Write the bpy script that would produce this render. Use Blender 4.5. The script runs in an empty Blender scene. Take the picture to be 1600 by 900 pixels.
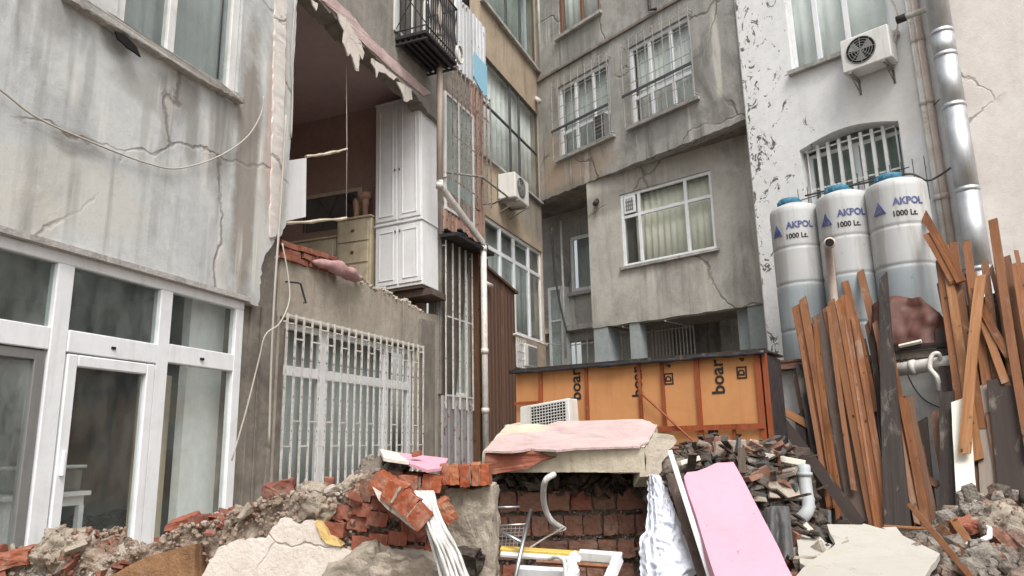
import bpy, bmesh, random
from math import *
from mathutils import Vector, Matrix, noise, geometry
S = bpy.context.scene
# ------------------------------------------------------------------ camera
FPX, PIT, ROL = 1137.94, radians(12.258), radians(-1.2115)
CAM = Vector((0, 0, 1.6))
FW = Vector((0, cos(PIT), sin(PIT)))
_x = Vector((1, 0, 0)); _u = Vector((0, -sin(PIT), cos(PIT)))
RT = _x*cos(ROL) + _u*sin(ROL)
UP = -_x*sin(ROL) + _u*cos(ROL)
cd = bpy.data.cameras.new('camera'); cam = bpy.data.objects.new('camera', cd); S.collection.objects.link(cam)
cd.sensor_width = 36; cd.lens = FPX/1600*36; cd.clip_end = 2000; cd.clip_start = .05
cam.matrix_world = Matrix(((RT.x, UP.x, -FW.x, CAM.x), (RT.y, UP.y, -FW.y, CAM.y), (RT.z, UP.z, -FW.z, CAM.z), (0, 0, 0, 1)))
S.camera = cam
# ------------------------------------------------------------------ world, sun, exposure
SUN_EL, SUN_AZ = radians(55), radians(166)     # azimuth clockwise from +Y
w = bpy.data.worlds.new('World'); S.world = w; w.use_nodes = True
wn = w.node_tree; bg = wn.nodes['Background']
sky = wn.nodes.new('ShaderNodeTexSky'); sky.sky_type = 'NISHITA'; sky.sun_disc = False
sky.sun_elevation = SUN_EL; sky.sun_rotation = SUN_AZ; sky.air_density = 1.5; sky.dust_density = 6
hs = wn.nodes.new('ShaderNodeHueSaturation'); hs.inputs['Saturation'].default_value = .34
wn.links.new(sky.outputs[0], hs.inputs['Color']); wn.links.new(hs.outputs[0], bg.inputs[0]); bg.inputs[1].default_value = .15
sd = bpy.data.lights.new('sun', 'SUN'); sd.energy = 1.5; sd.angle = radians(25); sd.color = (1, .985, .965)
sun = bpy.data.objects.new('sun', sd); S.collection.objects.link(sun)
sdir = Vector((sin(SUN_AZ)*cos(SUN_EL), cos(SUN_AZ)*cos(SUN_EL), sin(SUN_EL)))
sun.rotation_euler = sdir.to_track_quat('Z', 'Y').to_euler(); sun.location = (0, -5, 30)
S.view_settings.view_transform = 'Standard'; S.view_settings.look = 'None'
S.view_settings.exposure = 0.4; S.view_settings.gamma = 1
S.render.engine = 'CYCLES'
S.cycles.max_bounces = 6; S.cycles.diffuse_bounces = 3; S.cycles.transparent_max_bounces = 16
R = random.Random(7)

# ------------------------------------------------------------------ pixel rays and wall frames
def ray(u, v): return FW + RT*((u-800)/FPX) + UP*((450-v)/FPX)
def at_y(u, v, y):
    r = ray(u, v); return CAM + r*((y-CAM.y)/r.y)
def at_z(u, v, z):
    r = ray(u, v); return CAM + r*((z-CAM.z)/r.z)
class Frame:                     # x along the wall, y into the wall, z up, origin at z=0
    def __init__(s, p, ang):
        s.P = Vector((p[0], p[1], 0)); s.X = Vector((sin(ang), cos(ang), 0)); s.Y = Vector((-cos(ang), sin(ang), 0))
        s.M = Matrix(((s.X.x, s.Y.x, 0, s.P.x), (s.X.y, s.Y.y, 0, s.P.y), (0, 0, 1, 0), (0, 0, 0, 1)))
    def at(s, u, v, d=0):        # d metres in front of the wall
        r = ray(u, v); t = ((s.P-s.Y*d-CAM).dot(s.Y))/r.dot(s.Y); p = CAM+r*t
        return (p-s.P).dot(s.X), p.z
    def w(s, x, y, z): return s.M @ Vector((x, y, z))
    def loc(s, p):
        q = s.M.inverted() @ Vector(p); return q
K = .78
foot = CAM + (at_z(220, 862, .5)-CAM)*K
W1 = Frame(foot, radians(17.44))
W2 = Frame(W1.w(W1.at(455, 460)[0], 0, 0), radians(21.6))
W3 = Frame(W2.w(W2.at(690, 460)[0], 0, 0), radians(22.56))
WU = Frame(W3.w(W3.at(845, 300)[0], 0, 0), radians(180-39.84))
WL = Frame(WU.w(WU.at(916, 294)[0], .02, 0), radians(180-49.27))
WR = Frame(WU.w(WU.at(1160, 100)[0], 0, 0), radians(180-45.1))
WORLD = Frame((0, 0), 0); WORLD.M = Matrix.Identity(4)

# ------------------------------------------------------------------ materials
MATS = {}
class N:
    def __init__(s, name):
        s.m = bpy.data.materials.new(name); s.m.use_nodes = True; s.t = s.m.node_tree
        s.p = s.t.nodes['Principled BSDF']; s.tc = s.t.nodes.new('ShaderNodeTexCoord'); MATS[name] = s.m
        s.oi = None
    def n(s, typ, **kw):
        o = s.t.nodes.new(typ)
        for k, v in kw.items():
            if k.startswith('i_'):
                key = k[2:]; key = int(key) if key.isdigit() else key
                s.set(o.inputs[key], v)
            else: setattr(o, k, v)
        return o
    def set(s, inp, v):
        if isinstance(v, bpy.types.NodeSocket): s.t.links.new(v, inp)
        else:
            if hasattr(v, '__len__') and len(v) == 3 and inp.type == 'RGBA': v = (*v, 1)
            inp.default_value = v
    def math(s, op, a, b=0, clamp=False):
        o = s.n('ShaderNodeMath', operation=op, use_clamp=clamp); s.set(o.inputs[0], a); s.set(o.inputs[1], b); return o.outputs[0]
    def coord(s, sc=(1, 1, 1), rot=(0, 0, 0)):
        if not hasattr(sc, '__len__'): sc = (sc, sc, sc)
        m = s.n('ShaderNodeMapping'); s.t.links.new(s.tc.outputs['Object'], m.inputs[0])
        if s.oi:
            cx = s.n('ShaderNodeVectorMath', operation='MULTIPLY'); s.t.links.new(s.oi.outputs['Random'], cx.inputs[0]); cx.inputs[1].default_value = (17, 31, 23)
            s.t.links.new(cx.outputs[0], m.inputs['Location'])
        m.inputs['Scale'].default_value = sc; m.inputs['Rotation'].default_value = rot; return m.outputs[0]
    def noise(s, sc=5, det=5, rough=.6, dist=0):
        o = s.n('ShaderNodeTexNoise'); s.t.links.new(s.coord(sc), o.inputs['Vector']); o.inputs['Scale'].default_value = 1
        o.inputs['Detail'].default_value = det; o.inputs['Roughness'].default_value = rough; o.inputs['Distortion'].default_value = dist
        return o.outputs['Fac']
    def vor(s, sc, feat='DISTANCE_TO_EDGE'):
        o = s.n('ShaderNodeTexVoronoi', feature=feat); s.t.links.new(s.coord(sc), o.inputs['Vector']); o.inputs['Scale'].default_value = 1
        return o.outputs[0]
    def rng(s, x, lo, hi, a=0., b=1.):
        o = s.n('ShaderNodeMapRange'); s.set(o.inputs[0], x)
        for i, q in enumerate((lo, hi, a, b)): o.inputs[i+1].default_value = q
        return o.outputs[0]
    def mul(s, a, b): return s.math('MULTIPLY', a, b)
    def add(s, a, b): return s.math('ADD', a, b)
    def mix(s, f, a, b, bt='MIX'):
        o = s.n('ShaderNodeMix', data_type='RGBA', blend_type=bt); s.set(o.inputs[0], f); s.set(o.inputs[6], a); s.set(o.inputs[7], b); return o.outputs[2]
    def xyz(s):
        o = s.n('ShaderNodeSeparateXYZ'); s.t.links.new(s.tc.outputs['Object'], o.inputs[0]); return o.outputs
    def blob(s, x, z, rx, rz, soft=.5, wob=.35, wsc=2.5):
        e = s.xyz()
        a = s.math('DIVIDE', s.math('SUBTRACT', e[0], x), rx); b = s.math('DIVIDE', s.math('SUBTRACT', e[2], z), rz)
        d = s.math('SQRT', s.add(s.mul(a, a), s.mul(b, b)))
        d = s.add(d, s.mul(s.math('SUBTRACT', s.noise(wsc, 5, .65), .5), wob*4))
        return s.rng(d, 1+soft/2, 1-soft/2)
    def out(s, col, rough=.85, bump=None, bs=.3, bd=.01, spec=.3, metal=0):
        s.set(s.p.inputs['Base Color'], col); s.set(s.p.inputs['Roughness'], rough); s.set(s.p.inputs['Specular IOR Level'], spec)
        s.set(s.p.inputs['Metallic'], metal)
        if bump is not None:
            b = s.n('ShaderNodeBump'); b.inputs['Strength'].default_value = bs; b.inputs['Distance'].default_value = bd
            s.set(b.inputs['Height'], bump); s.t.links.new(b.outputs[0], s.p.inputs['Normal'])
        return s.m

def plaster(name, c1, c2, dark=(.12, .11, .1), light=None, streak=.5, blotch=.5, sc=1., bump=.5, blobs=(), rand=False, pits=.3, cracks=0, flake=None):
    n = N(name)
    if rand: n.oi = n.n('ShaderNodeObjectInfo')
    a = n.noise(1.3*sc, 6, .65, .4)
    col = n.mix(n.rng(a, .35, .65), c1, c2)
    g = n.noise(9*sc, 6, .7)
    col = n.mix(n.mul(n.rng(g, .45, .75), .35), col, tuple(x*.62 for x in c1))
    for (x, z, rx, rz, c, am) in blobs:
        col = n.mix(n.mul(n.blob(x, z, rx, rz), am), col, c)
    bl = n.rng(n.noise((1.1*sc, 1.1*sc, .8*sc), 7, .72, .8), .5, .68)
    col = n.mix(n.mul(bl, blotch), col, dark)
    if streak:
        st = n.rng(n.noise((5*sc, 5*sc, .35*sc), 5, .6, .3), .5, .72)
        st = n.mul(st, n.rng(n.noise((1.2, 1.2, .5), 3), .38, .6))
        col = n.mix(n.mul(st, streak), col, dark)
        if light:
            st2 = n.rng(n.noise((6.3*sc, 6.3*sc, .3*sc), 5, .6, .4), .55, .7)
            st2 = n.mul(st2, n.rng(n.noise((.9, .9, .7), 3), .5, .65))
            col = n.mix(n.mul(st2, streak*1.1), col, light)
    sp = n.rng(n.noise(28*sc, 4, .7), .64, .7)
    col = n.mix(n.mul(sp, pits), col, tuple(x*.5 for x in dark))
    h = n.add(n.mul(g, .6), n.mul(n.noise(45, 4, .7), .35))
    if cracks:
        o = n.n('ShaderNodeTexVoronoi', feature='DISTANCE_TO_EDGE')
        cc = n.n('ShaderNodeVectorMath', operation='ADD'); n.t.links.new(n.coord(cracks), cc.inputs[0])
        nn = n.n('ShaderNodeTexNoise'); nn.inputs['Scale'].default_value = 1; nn.inputs['Detail'].default_value = 5; n.t.links.new(n.coord(cracks*4), nn.inputs['Vector']); nsc = n.n('ShaderNodeVectorMath', operation='SCALE'); n.t.links.new(nn.outputs['Color'], nsc.inputs[0]); nsc.inputs['Scale'].default_value = .24; n.t.links.new(nsc.outputs[0], cc.inputs[1])
        n.t.links.new(cc.outputs[0], o.inputs['Vector']); o.inputs['Scale'].default_value = 1
        cr = n.mul(n.rng(o.outputs[0], .009, .002), n.rng(n.noise(.7, 2), .4, .55))
        col = n.mix(n.mul(cr, .55), col, (.13, .1, .085))
        h = n.math('SUBTRACT', h, n.mul(cr, 1.5))
    if flake:
        (fx0, fx1, fc, thr) = flake          # flakes of paint lost, denser towards local x = fx0
        e = n.xyz(); gx = n.rng(e[0], fx0, fx1, 0., .13)
        fm = n.noise((4.5, 4.5, 2.6), 8, .75, 1.2)
        fm = n.rng(n.math('SUBTRACT', fm, gx), thr, thr+.012)
        fm = n.mul(fm, n.rng(e[0], fx1+.2, fx1))
        col = n.mix(fm, col, fc); h = n.math('SUBTRACT', h, n.mul(fm, .8))
    return n.out(col, .9, h, bump, .02, .25)

def wood(name, c1, c2, c3, rough=.7, knots=True):
    n = N(name); n.oi = n.n('ShaderNodeObjectInfo')
    gr = n.noise((30, 30, 1.2), 5, .6, .6)
    col = n.mix(n.rng(gr, .35, .65), c1, c2)
    col = n.mix(n.rng(n.oi.outputs['Random'], .0, 1., 0, .85), col, c3)
    col = n.mix(n.mul(n.rng(n.noise((3, 3, .8), 5, .7), .52, .7), .6), col, tuple(x*.35 for x in c1))
    col = n.mix(n.mul(n.rng(n.noise((6, 6, 2.), 7, .75, .8), .56, .7), .45), col, (.3, .26, .215))
    if knots:
        k = n.rng(n.vor((9, 9, 5), 'F1'), .17, .12)
        k = n.mul(k, n.rng(n.noise(4, 2), .45, .55))
        col = n.mix(n.mul(k, .85), col, tuple(x*.12 for x in c1))
    return n.out(col, rough, gr, .35, .006, .3)

def paint(name, c, rough=.5, dirt=.3, dc=(.25, .22, .18), bump=.1, metal=0, spec=.4, rust=0, rand=False, sc=1.):
    n = N(name)
    if rand: n.oi = n.n('ShaderNodeObjectInfo')
    col = n.mix(n.mul(n.rng(n.noise(3*sc, 6, .7, .5), .45, .72), dirt), c, dc)
    col = n.mix(n.mul(n.rng(n.noise((14*sc, 14*sc, 1.2*sc), 4, .6), .52, .7), dirt*.7), col, dc)
    if rand: col = n.mix(1., col, n.n('ShaderNodeCombineColor', mode='HSV', i_0=0., i_1=0., i_2=n.rng(n.oi.outputs['Random'], 0, 1, .72, 1.1)).outputs[0], 'MULTIPLY')
    if name.startswith('foam') or name == 'board_cream': col = n.mix(n.mul(n.rng(n.noise((9, 9, 22), 6, .8, 1.5), .62, .66), .6), col, tuple(x*.45 for x in dc))
    if rust: col = n.mix(n.rng(n.noise(7*sc, 6, .75), .62-rust*.2, .66-rust*.2), col, (.13, .055, .025))
    return n.out(col, n.rng(n.noise(8, 4), .3, .7, rough-.04, rough+.12), n.noise(30*sc, 4, .6), bump, .004, spec, metal)

def glass(name, tint=(.75, .8, .78), refl=.5, dust=.06):
    n = N(name); t = n.t
    tr = n.n('ShaderNodeBsdfTransparent', i_Color=tint); gl = n.n('ShaderNodeBsdfGlossy', i_Roughness=.03)
    gl.inputs['Color'].default_value = (.9, .95, .95, 1)
    b = n.n('ShaderNodeBump'); b.inputs['Strength'].default_value = .06; b.inputs['Distance'].default_value = .02; n.set(b.inputs['Height'], n.noise(1.6, 2))
    t.links.new(b.outputs[0], gl.inputs['Normal'])
    lw = n.n('ShaderNodeLayerWeight'); lw.inputs[0].default_value = .5; fac = n.math('MULTIPLY', n.add(.045, n.mul(n.math('POWER', lw.outputs['Facing'], 5.), .9)), refl*2, True)
    m1 = n.n('ShaderNodeMixShader', i_0=fac); t.links.new(tr.outputs[0], m1.inputs[1]); t.links.new(gl.outputs[0], m1.inputs[2])
    df = n.n('ShaderNodeBsdfDiffuse', i_Color=(.42, .45, .43))
    dm = n.mul(n.rng(n.noise((3, 3, 1.2), 6, .7), .3, .7), dust*2)
    m2 = n.n('ShaderNodeMixShader', i_0=dm); t.links.new(m1.outputs[0], m2.inputs[1]); t.links.new(df.outputs[0], m2.inputs[2])
    t.links.new(m2.outputs[0], t.nodes['Material Output'].inputs[0]); return n.m

def corr(name, c1, c2, rust=.3):
    return paint(name, c1, .65, .6, c2, .3, 0, .3, rust, True)

def brickmat(name, c1, c2, c3, dusty=(.34, .27, .21), dust=.45):
    n = N(name); n.oi = n.n('ShaderNodeObjectInfo')
    rnd = n.oi.outputs['Random']
    col = n.mix(rnd, c1, c2)
    col = n.mix(n.rng(n.math('FRACT', n.mul(rnd, 7.3)), .55, .95), col, c3)
    g = n.noise(22, 6, .7)
    col = n.mix(n.mul(n.rng(g, .4, .7), .5), col, tuple(x*.45 for x in c1))
    col = n.mix(n.mul(n.rng(n.noise(9, 6, .75, .5), .48, .66), dust), col, dusty)
    return n.out(col, .92, n.add(g, n.mul(n.noise(60, 4), .5)), .8, .008, .2)

def rubble_mat(name, cols, sc=6.):
    n = N(name)
    v = n.n('ShaderNodeTexVoronoi', feature='F1'); n.t.links.new(n.coord(sc), v.inputs['Vector']); v.inputs['Scale'].default_value = 1
    sh = n.n('ShaderNodeSeparateColor'); n.t.links.new(v.outputs['Color'], sh.inputs[0])
    cr = n.n('ShaderNodeValToRGB'); cr.color_ramp.interpolation = 'CONSTANT'
    e = cr.color_ramp.elements
    for i, c in enumerate(cols):
        if i < 2: el = e[i]; el.position = i/len(cols)
        else: el = e.new(i/len(cols))
        el.color = (*c, 1)
    n.t.links.new(sh.outputs[0], cr.inputs[0])
    col = n.mix(n.mul(n.rng(n.noise(5, 6, .7), .35, .6), .7), cr.outputs[0], cols[0])
    g = n.noise(24, 7, .75)
    col = n.mix(n.mul(n.rng(g, .5, .7), .55), col, (.07, .055, .045))
    return n.out(col, .95, n.add(n.add(g, n.mul(n.noise(70, 4, .7), .6)), n.mul(n.vor(38, 'F1'), .7)), 1., .022, .1)

M = MATS
# ------------------------------------------------------------------ mesh builder
def tf(o_parent): return o_parent['_w'] if False else PW[o_parent.name]
PW = {}
class MB:
    def __init__(s, F=WORLD): s.F = F; s.v = []; s.f = []
    def raw(s, vs, fs):
        b = len(s.v); s.v += [Vector(q) for q in vs]; s.f += [[b+i for i in f] for f in fs]; return s
    def box(s, x0, x1, y0, y1, z0, z1, j=0, M4=None):
        vs = [Vector((x, y, z)) for z in (z0, z1) for y in (y0, y1) for x in (x0, x1)]
        if j: vs = [q+Vector([R.uniform(-j, j) for _ in range(3)]) for q in vs]
        if M4 is not None: vs = [M4 @ q for q in vs]
        return s.raw(vs, [(0, 2, 3, 1), (4, 5, 7, 6), (0, 1, 5, 4), (2, 6, 7, 3), (0, 4, 6, 2), (1, 3, 7, 5)])
    def tube(s, pts, r, n=8, caps=True, r2=None):
        pts = [Vector(p) for p in pts]; rings = []; L = len(pts)
        prev = None
        for i, p in enumerate(pts):
            d = (pts[min(i+1, L-1)]-pts[max(i-1, 0)]).normalized()
            if prev is None:
                a = d.cross(Vector((0, 0, 1)))
                if a.length < 1e-3: a = Vector((1, 0, 0))
                a.normalize()
            else:
                a = (prev-d*prev.dot(d)).normalized()
            prev = a; b = d.cross(a)
            rr = r[i] if hasattr(r, '__len__') else (r if r2 is None else r+(r2-r)*i/max(1, L-1))
            rings.append([p+(a*cos(2*pi*k/n)+b*sin(2*pi*k/n))*rr for k in range(n)])
        vs = [q for g in rings for q in g]
        fs = [(i*n+k, i*n+(k+1) % n, (i+1)*n+(k+1) % n, (i+1)*n+k) for i in range(L-1) for k in range(n)]
        if caps: fs += [tuple(reversed(range(n))), tuple((L-1)*n+k for k in range(n))]
        return s.raw(vs, fs)
    def lathe(s, prof, c=(0, 0, 0), n=32, caps=True):
        c = Vector(c); vs = [c+Vector((r*cos(2*pi*k/n), r*sin(2*pi*k/n), z)) for r, z in prof for k in range(n)]
        L = len(prof); fs = [(i*n+k, i*n+(k+1) % n, (i+1)*n+(k+1) % n, (i+1)*n+k) for i in range(L-1) for k in range(n)]
        if caps: fs += [tuple(reversed(range(n))), tuple((L-1)*n+k for k in range(n))]
        return s.raw(vs, fs)
    def prism(s, outer, y0, y1, holes=(), jit=0):      # polygon in (x,z), extruded from y0 (front) to y1
        loops = [outer]+list(holes); tri = geometry.tessellate_polygon([[Vector((a, b, 0)) for a, b in l] for l in loops])
        flat = [p for l in loops for p in l]; n = len(flat)
        a2 = sum(outer[i][0]*outer[(i+1) % len(outer)][1]-outer[(i+1) % len(outer)][0]*outer[i][1] for i in range(len(outer)))
        fr = [(x+(R.uniform(-jit, jit)), y0+R.uniform(-jit, jit), z+R.uniform(-jit, jit)) for x, z in flat]
        bk = [(x, y1, z) for x, z in flat]
        fs = []
        for t in tri:
            A, B, C_ = [flat[i] for i in t]
            cr = (B[0]-A[0])*(C_[1]-A[1])-(C_[0]-A[0])*(B[1]-A[1])
            t = list(t) if cr > 0 else list(reversed(t))
            fs.append(t); fs.append([n+i for i in reversed(t)])
        b = 0
        for li, l in enumerate(loops):
            m = len(l)
            for i in range(m):
                p, q = b+i, b+(i+1) % m
                fs.append([p, n+p, n+q, q])
            b += m
        return s.raw(fr+bk, fs)
    def build(s, name, mat, parent=None, smooth=False, bevel=0, label=None, stuff=False, fix=True):
        A = (PW[parent.name].inverted() @ s.F.M) if parent else s.F.M
        me = bpy.data.meshes.new(name); me.from_pydata([A @ q for q in s.v], [], s.f); me.update()
        if fix:
            bm = bmesh.new(); bm.from_mesh(me); bmesh.ops.recalc_face_normals(bm, faces=bm.faces); bm.to_mesh(me); bm.free()
        if smooth:
            for p in me.polygons: p.use_smooth = True
        me.materials.append(MATS[mat])
        o = bpy.data.objects.new(name, me); S.collection.objects.link(o)
        if parent: o.parent = parent; PW[o.name] = PW[parent.name]
        else: PW[o.name] = Matrix.Identity(4)
        if bevel:
            b = o.modifiers.new('b', 'BEVEL'); b.width = bevel; b.segments = 1; b.limit_method = 'ANGLE'
        if label: o['label'] = label
        if stuff: o['kind'] = 'stuff'
        return o
def thing(name, label, cat, F=WORLD, at=(0, 0, 0), rot=None, group=None):
    o = bpy.data.objects.new(name, None); S.collection.objects.link(o)
    Mx = F.M @ Matrix.Translation(Vector(at))
    if rot is not None: Mx = Mx @ rot
    o.matrix_world = Mx; PW[o.name] = Mx.copy(); o['label'] = label; o['category'] = cat; o.empty_display_size = .1
    if group: o['group'] = group
    return o
def inst(name, mesh, parent, Mw):
    o = bpy.data.objects.new(name, mesh); S.collection.objects.link(o); o.parent = parent
    o.matrix_basis = PW[parent.name].inverted() @ Mw; PW[o.name] = Mw.copy(); return o
def setting(o): o['kind'] = 'structure'; return o
def mesh_of(mb, mat, name, smooth=False):
    me = bpy.data.meshes.new(name); me.from_pydata(mb.v, [], mb.f); me.update()
    bm = bmesh.new(); bm.from_mesh(me); bmesh.ops.recalc_face_normals(bm, faces=bm.faces); bm.to_mesh(me); bm.free()
    me.materials.append(MATS[mat])
    if smooth:
        for p in me.polygons: p.use_smooth = True
    return me
def jag(pts, amp=.03, step=.06, seed=0, closed=False):
    out = []; L = len(pts); rr = random.Random(seed)
    for i in range(L if closed else L-1):
        a = pts[i]; b = pts[(i+1) % L]; d = hypot(b[0]-a[0], b[1]-a[1]); k = max(1, int(d/step))
        for j in range(k):
            t = j/k; x = a[0]+(b[0]-a[0])*t; z = a[1]+(b[1]-a[1])*t
            q = 0 if j == 0 and i == 0 else 1
            out.append((x+rr.uniform(-amp, amp)*q, z+rr.uniform(-amp, amp)*q))
    if not closed: out.append(pts[-1])
    return out
def rect(x0, x1, z0, z1): return [(x0, z0), (x1, z0), (x1, z1), (x0, z1)]
def hrect(x0, x1, z0, z1): return [(x0, z0), (x0, z1), (x1, z1), (x1, z0)]
def wall(F, parent, outer, holes, thick, mat, y0=0., name='wall', label=None):
    return MB(F).prism(outer, y0, y0+thick, holes).build(name, mat, parent, label=label)
def rock_mb(seed, sub=2, sq=(1, 1, 1), amp=.45, ang=True):
    bm = bmesh.new(); bmesh.ops.create_icosphere(bm, subdivisions=sub, radius=.5)
    rr = random.Random(seed); off = Vector([rr.uniform(-50, 50) for _ in range(3)])
    planes = [(Vector([rr.gauss(0, 1) for _ in range(3)]).normalized(), rr.uniform(.28, .42)) for _ in range(9)]
    for v in bm.verts:
        p = v.co.copy()
        if ang:
            for nn, dd in planes:
                e = p.dot(nn)-dd
                if e > 0: p -= nn*e
        p += p.normalized()*amp*.25*noise.noise(p*4+off)+p.normalized()*amp*.1*noise.noise(p*11+off)
        v.co = Vector((p.x*sq[0], p.y*sq[1], p.z*sq[2]))
    vs = [v.co.copy() for v in bm.verts]; fs = [[q.index for q in f.verts] for f in bm.faces]; bm.free()
    m = MB(); m.v = vs; m.f = fs; return m
def rotm(rr=R): return Matrix.Rotation(rr.uniform(0, 6.28), 4, 'Z') @ Matrix.Rotation(rr.uniform(0, 6.28), 4, 'X') @ Matrix.Rotation(rr.uniform(0, 6.28), 4, 'Y')

# window: frame with children pane; vs / hs are inner member positions in metres from the lower left corner
def window(F, parent, x0, x1, z0, z1, vs=(), hs=(), fw=.06, mw=.05, y=.05, dep=.06, mat='pvc', gl='glass', name='window', sill=None, label=None):
    m = MB(F); ya, yb = y, y+dep
    m.box(x0, x0+fw, ya, yb, z0, z1); m.box(x1-fw, x1, ya, yb, z0, z1)
    m.box(x0+fw, x1-fw, ya+.001, yb-.001, z1-fw, z1); m.box(x0+fw, x1-fw, ya+.001, yb-.001, z0, z0+fw)
    xs = [x0+fw]; 
    for q in sorted(vs):
        c = x0+q; m.box(c-mw/2, c+mw/2, ya-.004, yb+.002, z0+fw, z1-fw); xs += [c-mw/2, c+mw/2]
    xs.append(x1-fw); zs = [z0+fw]
    for q in sorted(hs):
        c = z0+q; zs += [c-mw/2, c+mw/2]
        for k in range(0, len(xs), 2): m.box(xs[k], xs[k+1], ya, yb, c-mw/2, c+mw/2)
    zs.append(z1-fw)
    o = m.build(name, mat, parent, bevel=.006, label=label)
    for a in range(0, len(xs), 2):
        for b in range(0, len(zs), 2):
            MB(F).box(xs[a], xs[a+1], ya+dep*.4, ya+dep*.4+.006, zs[b], zs[b+1]).build('pane', gl, o)
    if sill:
        MB(F).box(x0-.06, x1+.06, -sill, y-.002, z0-.06, z0-.003, j=.004).build('sill', 'sill', o)
    return o
def curtain(F, parent, x0, x1, z0, z1, y, mat='curtain', folds=9, amp=.025, sag=0, label=None):
    m = MB(F); n = folds*8; vs = []; rr = random.Random(int(x0*100+z0*10)); ph = [rr.uniform(-.5, .5) for _ in range(n+1)]
    for i in range(n+1):
        t = i/n; x = x0+(x1-x0)*t
        a = amp*sin(t*folds*2*pi+ph[i]*.6)*(.6+.4*sin(t*7))
        vs += [(x, y+a*.6, z1), (x+a*.2, y+a, (z0+z1)/2), (x+a*.4, y+a*1.3, z0)]
    fs = []
    for i in range(n):
        b = i*3; fs += [(b, b+3, b+4, b+1), (b+1, b+4, b+5, b+2)]
    o = m.raw(vs, fs).build('curtain', mat, parent, smooth=True, fix=False, label=label)
    sm = o.modifiers.new('s', 'SOLIDIFY'); sm.thickness = .004
    return o
def grille(F, parent, x0, x1, z0, z1, n, rails, r=.011, y=-.09, mat='grille_white', br=None, lean=0, brj=0., rt=.014):
    m = MB(F)
    for z in rails: m.box(x0-.01, x1+.01, y+.004, y+.012, z-rt, z+rt)
    m.box(x0-.012, x0+.012, y-.01, y+.01, z0, z1); m.box(x1-.012, x1+.012, y-.01, y+.01, z0, z1)
    for x in (x0, x1):
        for z in (z0+.1, z1-.1): m.box(x-.01, x+.01, y+.01, .01, z-.01, z+.01)
    o = m.build('window_grille', mat, parent)
    me = mesh_of(MB().box(-r, r, -r, r, 0, z1-z0), mat, 'bar')
    for i in range(1, n):
        x = x0+(x1-x0)*i/n
        inst('bar', me, o, F.M @ Matrix.Translation((x+R.uniform(-brj, brj), y, z0)) @ Matrix.Rotation(R.uniform(-.004, .004), 4, 'Y'))
    return o
def ac_unit(F, x, y, z, w, h, d, label, fan=True, feet=True, group=None):
    t = thing('air_conditioner', label, 'air conditioner', F, (x, y, z), group=group)
    G = Frame((0, 0), 0); G.M = PW[t.name]
    MB(G).box(0, w, -d, 0, 0, h).build('casing', 'ac_white', t, bevel=.02)
    if fan:
        cx, cz, r = w*.42, h*.52, h*.37
        pts = [(cx+r*1.08*cos(k*pi/16), cz+r*1.08*sin(k*pi/16)) for k in range(32)]
        MB(G).prism(pts, -d-.003, -d+.01).build('fan_opening', 'black_hole', t)
        g = MB(G)
        for q in (.25, .45, .65, .85, 1.05):
            g.tube([(cx+r*q*cos(k*pi/12), -d-.012, cz+r*q*sin(k*pi/12)) for k in range(25)], .005, 5, caps=False)
        for k in range(8): g.tube([(cx, -d-.014, cz), (cx+r*1.08*cos(k*pi/4), -d-.01, cz+r*1.08*sin(k*pi/4))], .005, 5)
        g.build('fan_guard', 'ac_grey', t)
        b = MB(G)
        for k in range(3):
            a = k*2*pi/3
            b.raw([(cx, -d-.004, cz), (cx+r*.9*cos(a), -d-.006, cz+r*.9*sin(a)), (cx+r*.9*cos(a+.9), -d-.008, cz+r*.9*sin(a+.9))], [(0, 1, 2)])
        bo = b.build('fan_blades', 'ac_grey', t, fix=False); q = bo.modifiers.new('s', 'SOLIDIFY'); q.thickness = .002
    else:
        MB(G).box(w*.25, w*.95, -d-.004, -d+.01, h*.1, h*.9).build('coil_opening', 'black_hole', t)
        g = MB(G)
        for k in range(15): g.box(w*.25+k*w*.7/14-.004, w*.25+k*w*.7/14+.004, -d-.014, -d-.005, h*.1, h*.9)
        for k in range(9): g.box(w*.25, w*.95, -d-.02, -d-.012, h*.1+k*h*.1-.004, h*.1+k*h*.1+.004)
        g.build('coil_guard', 'ac_grey', t)
    if feet:
        g = MB(G)
        for q in (.15, .85):
            g.box(w*q-.02, w*q+.02, -d-.04, .12, -.06, -.02); g.box(w*q-.02, w*q+.02, .06, .12, -.3, -.02)
            g.tube([(w*q, -d, -.05), (w*q, .1, -.3)], .012, 6)
        g.build('bracket', 'dirty_metal', t)
    return t
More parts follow.
